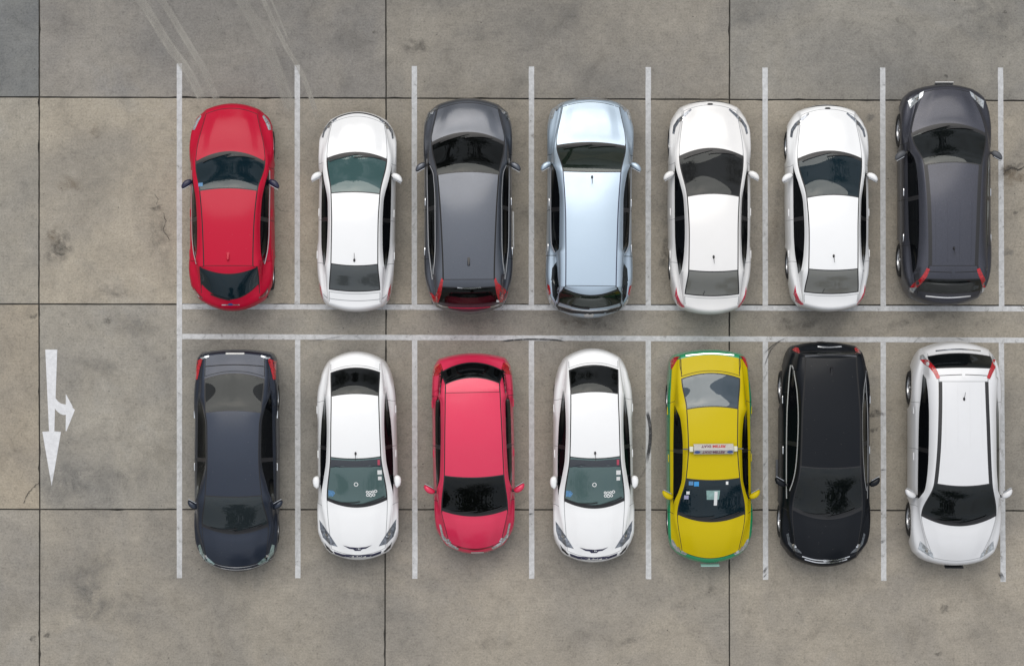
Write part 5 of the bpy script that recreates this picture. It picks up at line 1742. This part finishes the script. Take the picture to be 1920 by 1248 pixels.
# ---------------------------------------------------------------- trees around the lot (their crowns show in the glass and paint)
def leaf_material():
    m, nt, p, o = new_mat('foliage')
    g = N(nt, 'ShaderNodeNewGeometry')
    n = N(nt, 'ShaderNodeTexNoise', Scale=1.3, Detail=3.0)
    nt.links.new(g.outputs['Position'], n.inputs['Vector'])
    r = ramp(nt, [(.3, (.030, .055, .016)), (.7, (.085, .12, .035))], n.outputs['Fac'])
    nt.links.new(r.outputs['Color'], p.inputs['Base Color'])
    p.inputs['Roughness'].default_value = .6
    return m
M_LEAF = leaf_material()
M_BARK = simple('bark', (.10, .08, .06), .9, vary=.5, vscale=9, bump=.4)
def tree(x, y, ht, rad, seed, label):
    r = random.Random(seed)
    root = bpy.data.objects.new('tree', None)
    col.objects.link(root)
    root.location = (x, y, -.06)
    root['label'], root['category'], root['group'] = label, 'tree', 'trees around the parking lot'
    vs, fs = [], []
    def tube(a, b, ra, rb, n=8):
        a, b = Vector(a), Vector(b)
        z = (b - a).normalized()
        u = z.orthogonal().normalized()
        v = z.cross(u)
        k0 = len(vs)
        for c, rr in ((a, ra), ((a + b) / 2 + u * rr_j(r), (ra + rb) / 2), (b, rb)):
            for i in range(n):
                t_ = 2 * math.pi * i / n
                vs.append(c + (u * math.cos(t_) + v * math.sin(t_)) * rr)
        for q in range(2):
            for i in range(n):
                fs.append((k0 + q * n + i, k0 + q * n + (i + 1) % n, k0 + (q + 1) * n + (i + 1) % n, k0 + (q + 1) * n + i))
    rr_j = lambda r_: r_.uniform(-.08, .08)
    fork = Vector((r.uniform(-.3, .3), r.uniform(-.3, .3), ht * .42))
    tube((0, 0, 0), fork, .20, .14)
    tips = []
    for k in range(9):
        a = 2 * math.pi * k / 9 + r.uniform(-.3, .3)
        q = r.uniform(.35, .95)
        tip = Vector((math.cos(a) * rad * q, math.sin(a) * rad * q, ht * r.uniform(.55, .95)))
        tube(fork - Vector((0, 0, r.uniform(0, .8))), tip, .075, .02, 6)
        tips.append(tip)
    tips.append(Vector((0, 0, ht * .95)))
    mesh_obj('trunk', vs, fs, M_BARK, root, True)
    lv, lf = [], []
    for k in range(2600):
        c = r.choice(tips)
        p = c + Vector((r.gauss(0, 1), r.gauss(0, 1), r.gauss(0, .75))) * rad * .27
        u = Vector((r.gauss(0, 1), r.gauss(0, 1), r.gauss(0, .5))).normalized()
        v = u.orthogonal().normalized()
        L_, W_ = r.uniform(.14, .30), r.uniform(.07, .13)
        k0 = len(lv)
        lv += [p - u * L_ / 2, p + v * W_, p + u * L_ / 2, p - v * W_]
        lf.append((k0, k0 + 1, k0 + 2, k0 + 3))
    mesh_obj('crown', lv, lf, M_LEAF, root)
for i, (x, y, ht, rad, label) in enumerate((
    (-7.0, 13.2, 8.5, 2.3, 'leafy tree beyond the upper edge, up and left of the red hatchback'),
    (-2.9, 12.6, 7.6, 1.5, 'slim tree beyond the upper edge, mirrored in the white saloon windscreen'),
    (1.6, 13.8, 8.2, 2.2, 'round tree beyond the upper edge, mirrored in the slate grey SUV windscreen'),
    (10.6, 13.4, 8.0, 2.2, 'leafy tree beyond the upper edge, ahead of the dark blue grey SUV'),
    (-4.9, -12.4, 7.4, 1.5, 'small tree beyond the lower edge, mirrored in the navy sedan windscreen'),
    (.6, -12.8, 8.3, 2.2, 'dense tree beyond the lower edge, mirrored in the raspberry hatchback windscreen'),
    (10.4, -13.6, 8.6, 2.4, 'broad tree beyond the lower edge, ahead of the pearl white SUV'))):
    tree(x, y, ht, rad, 11 + i, label)
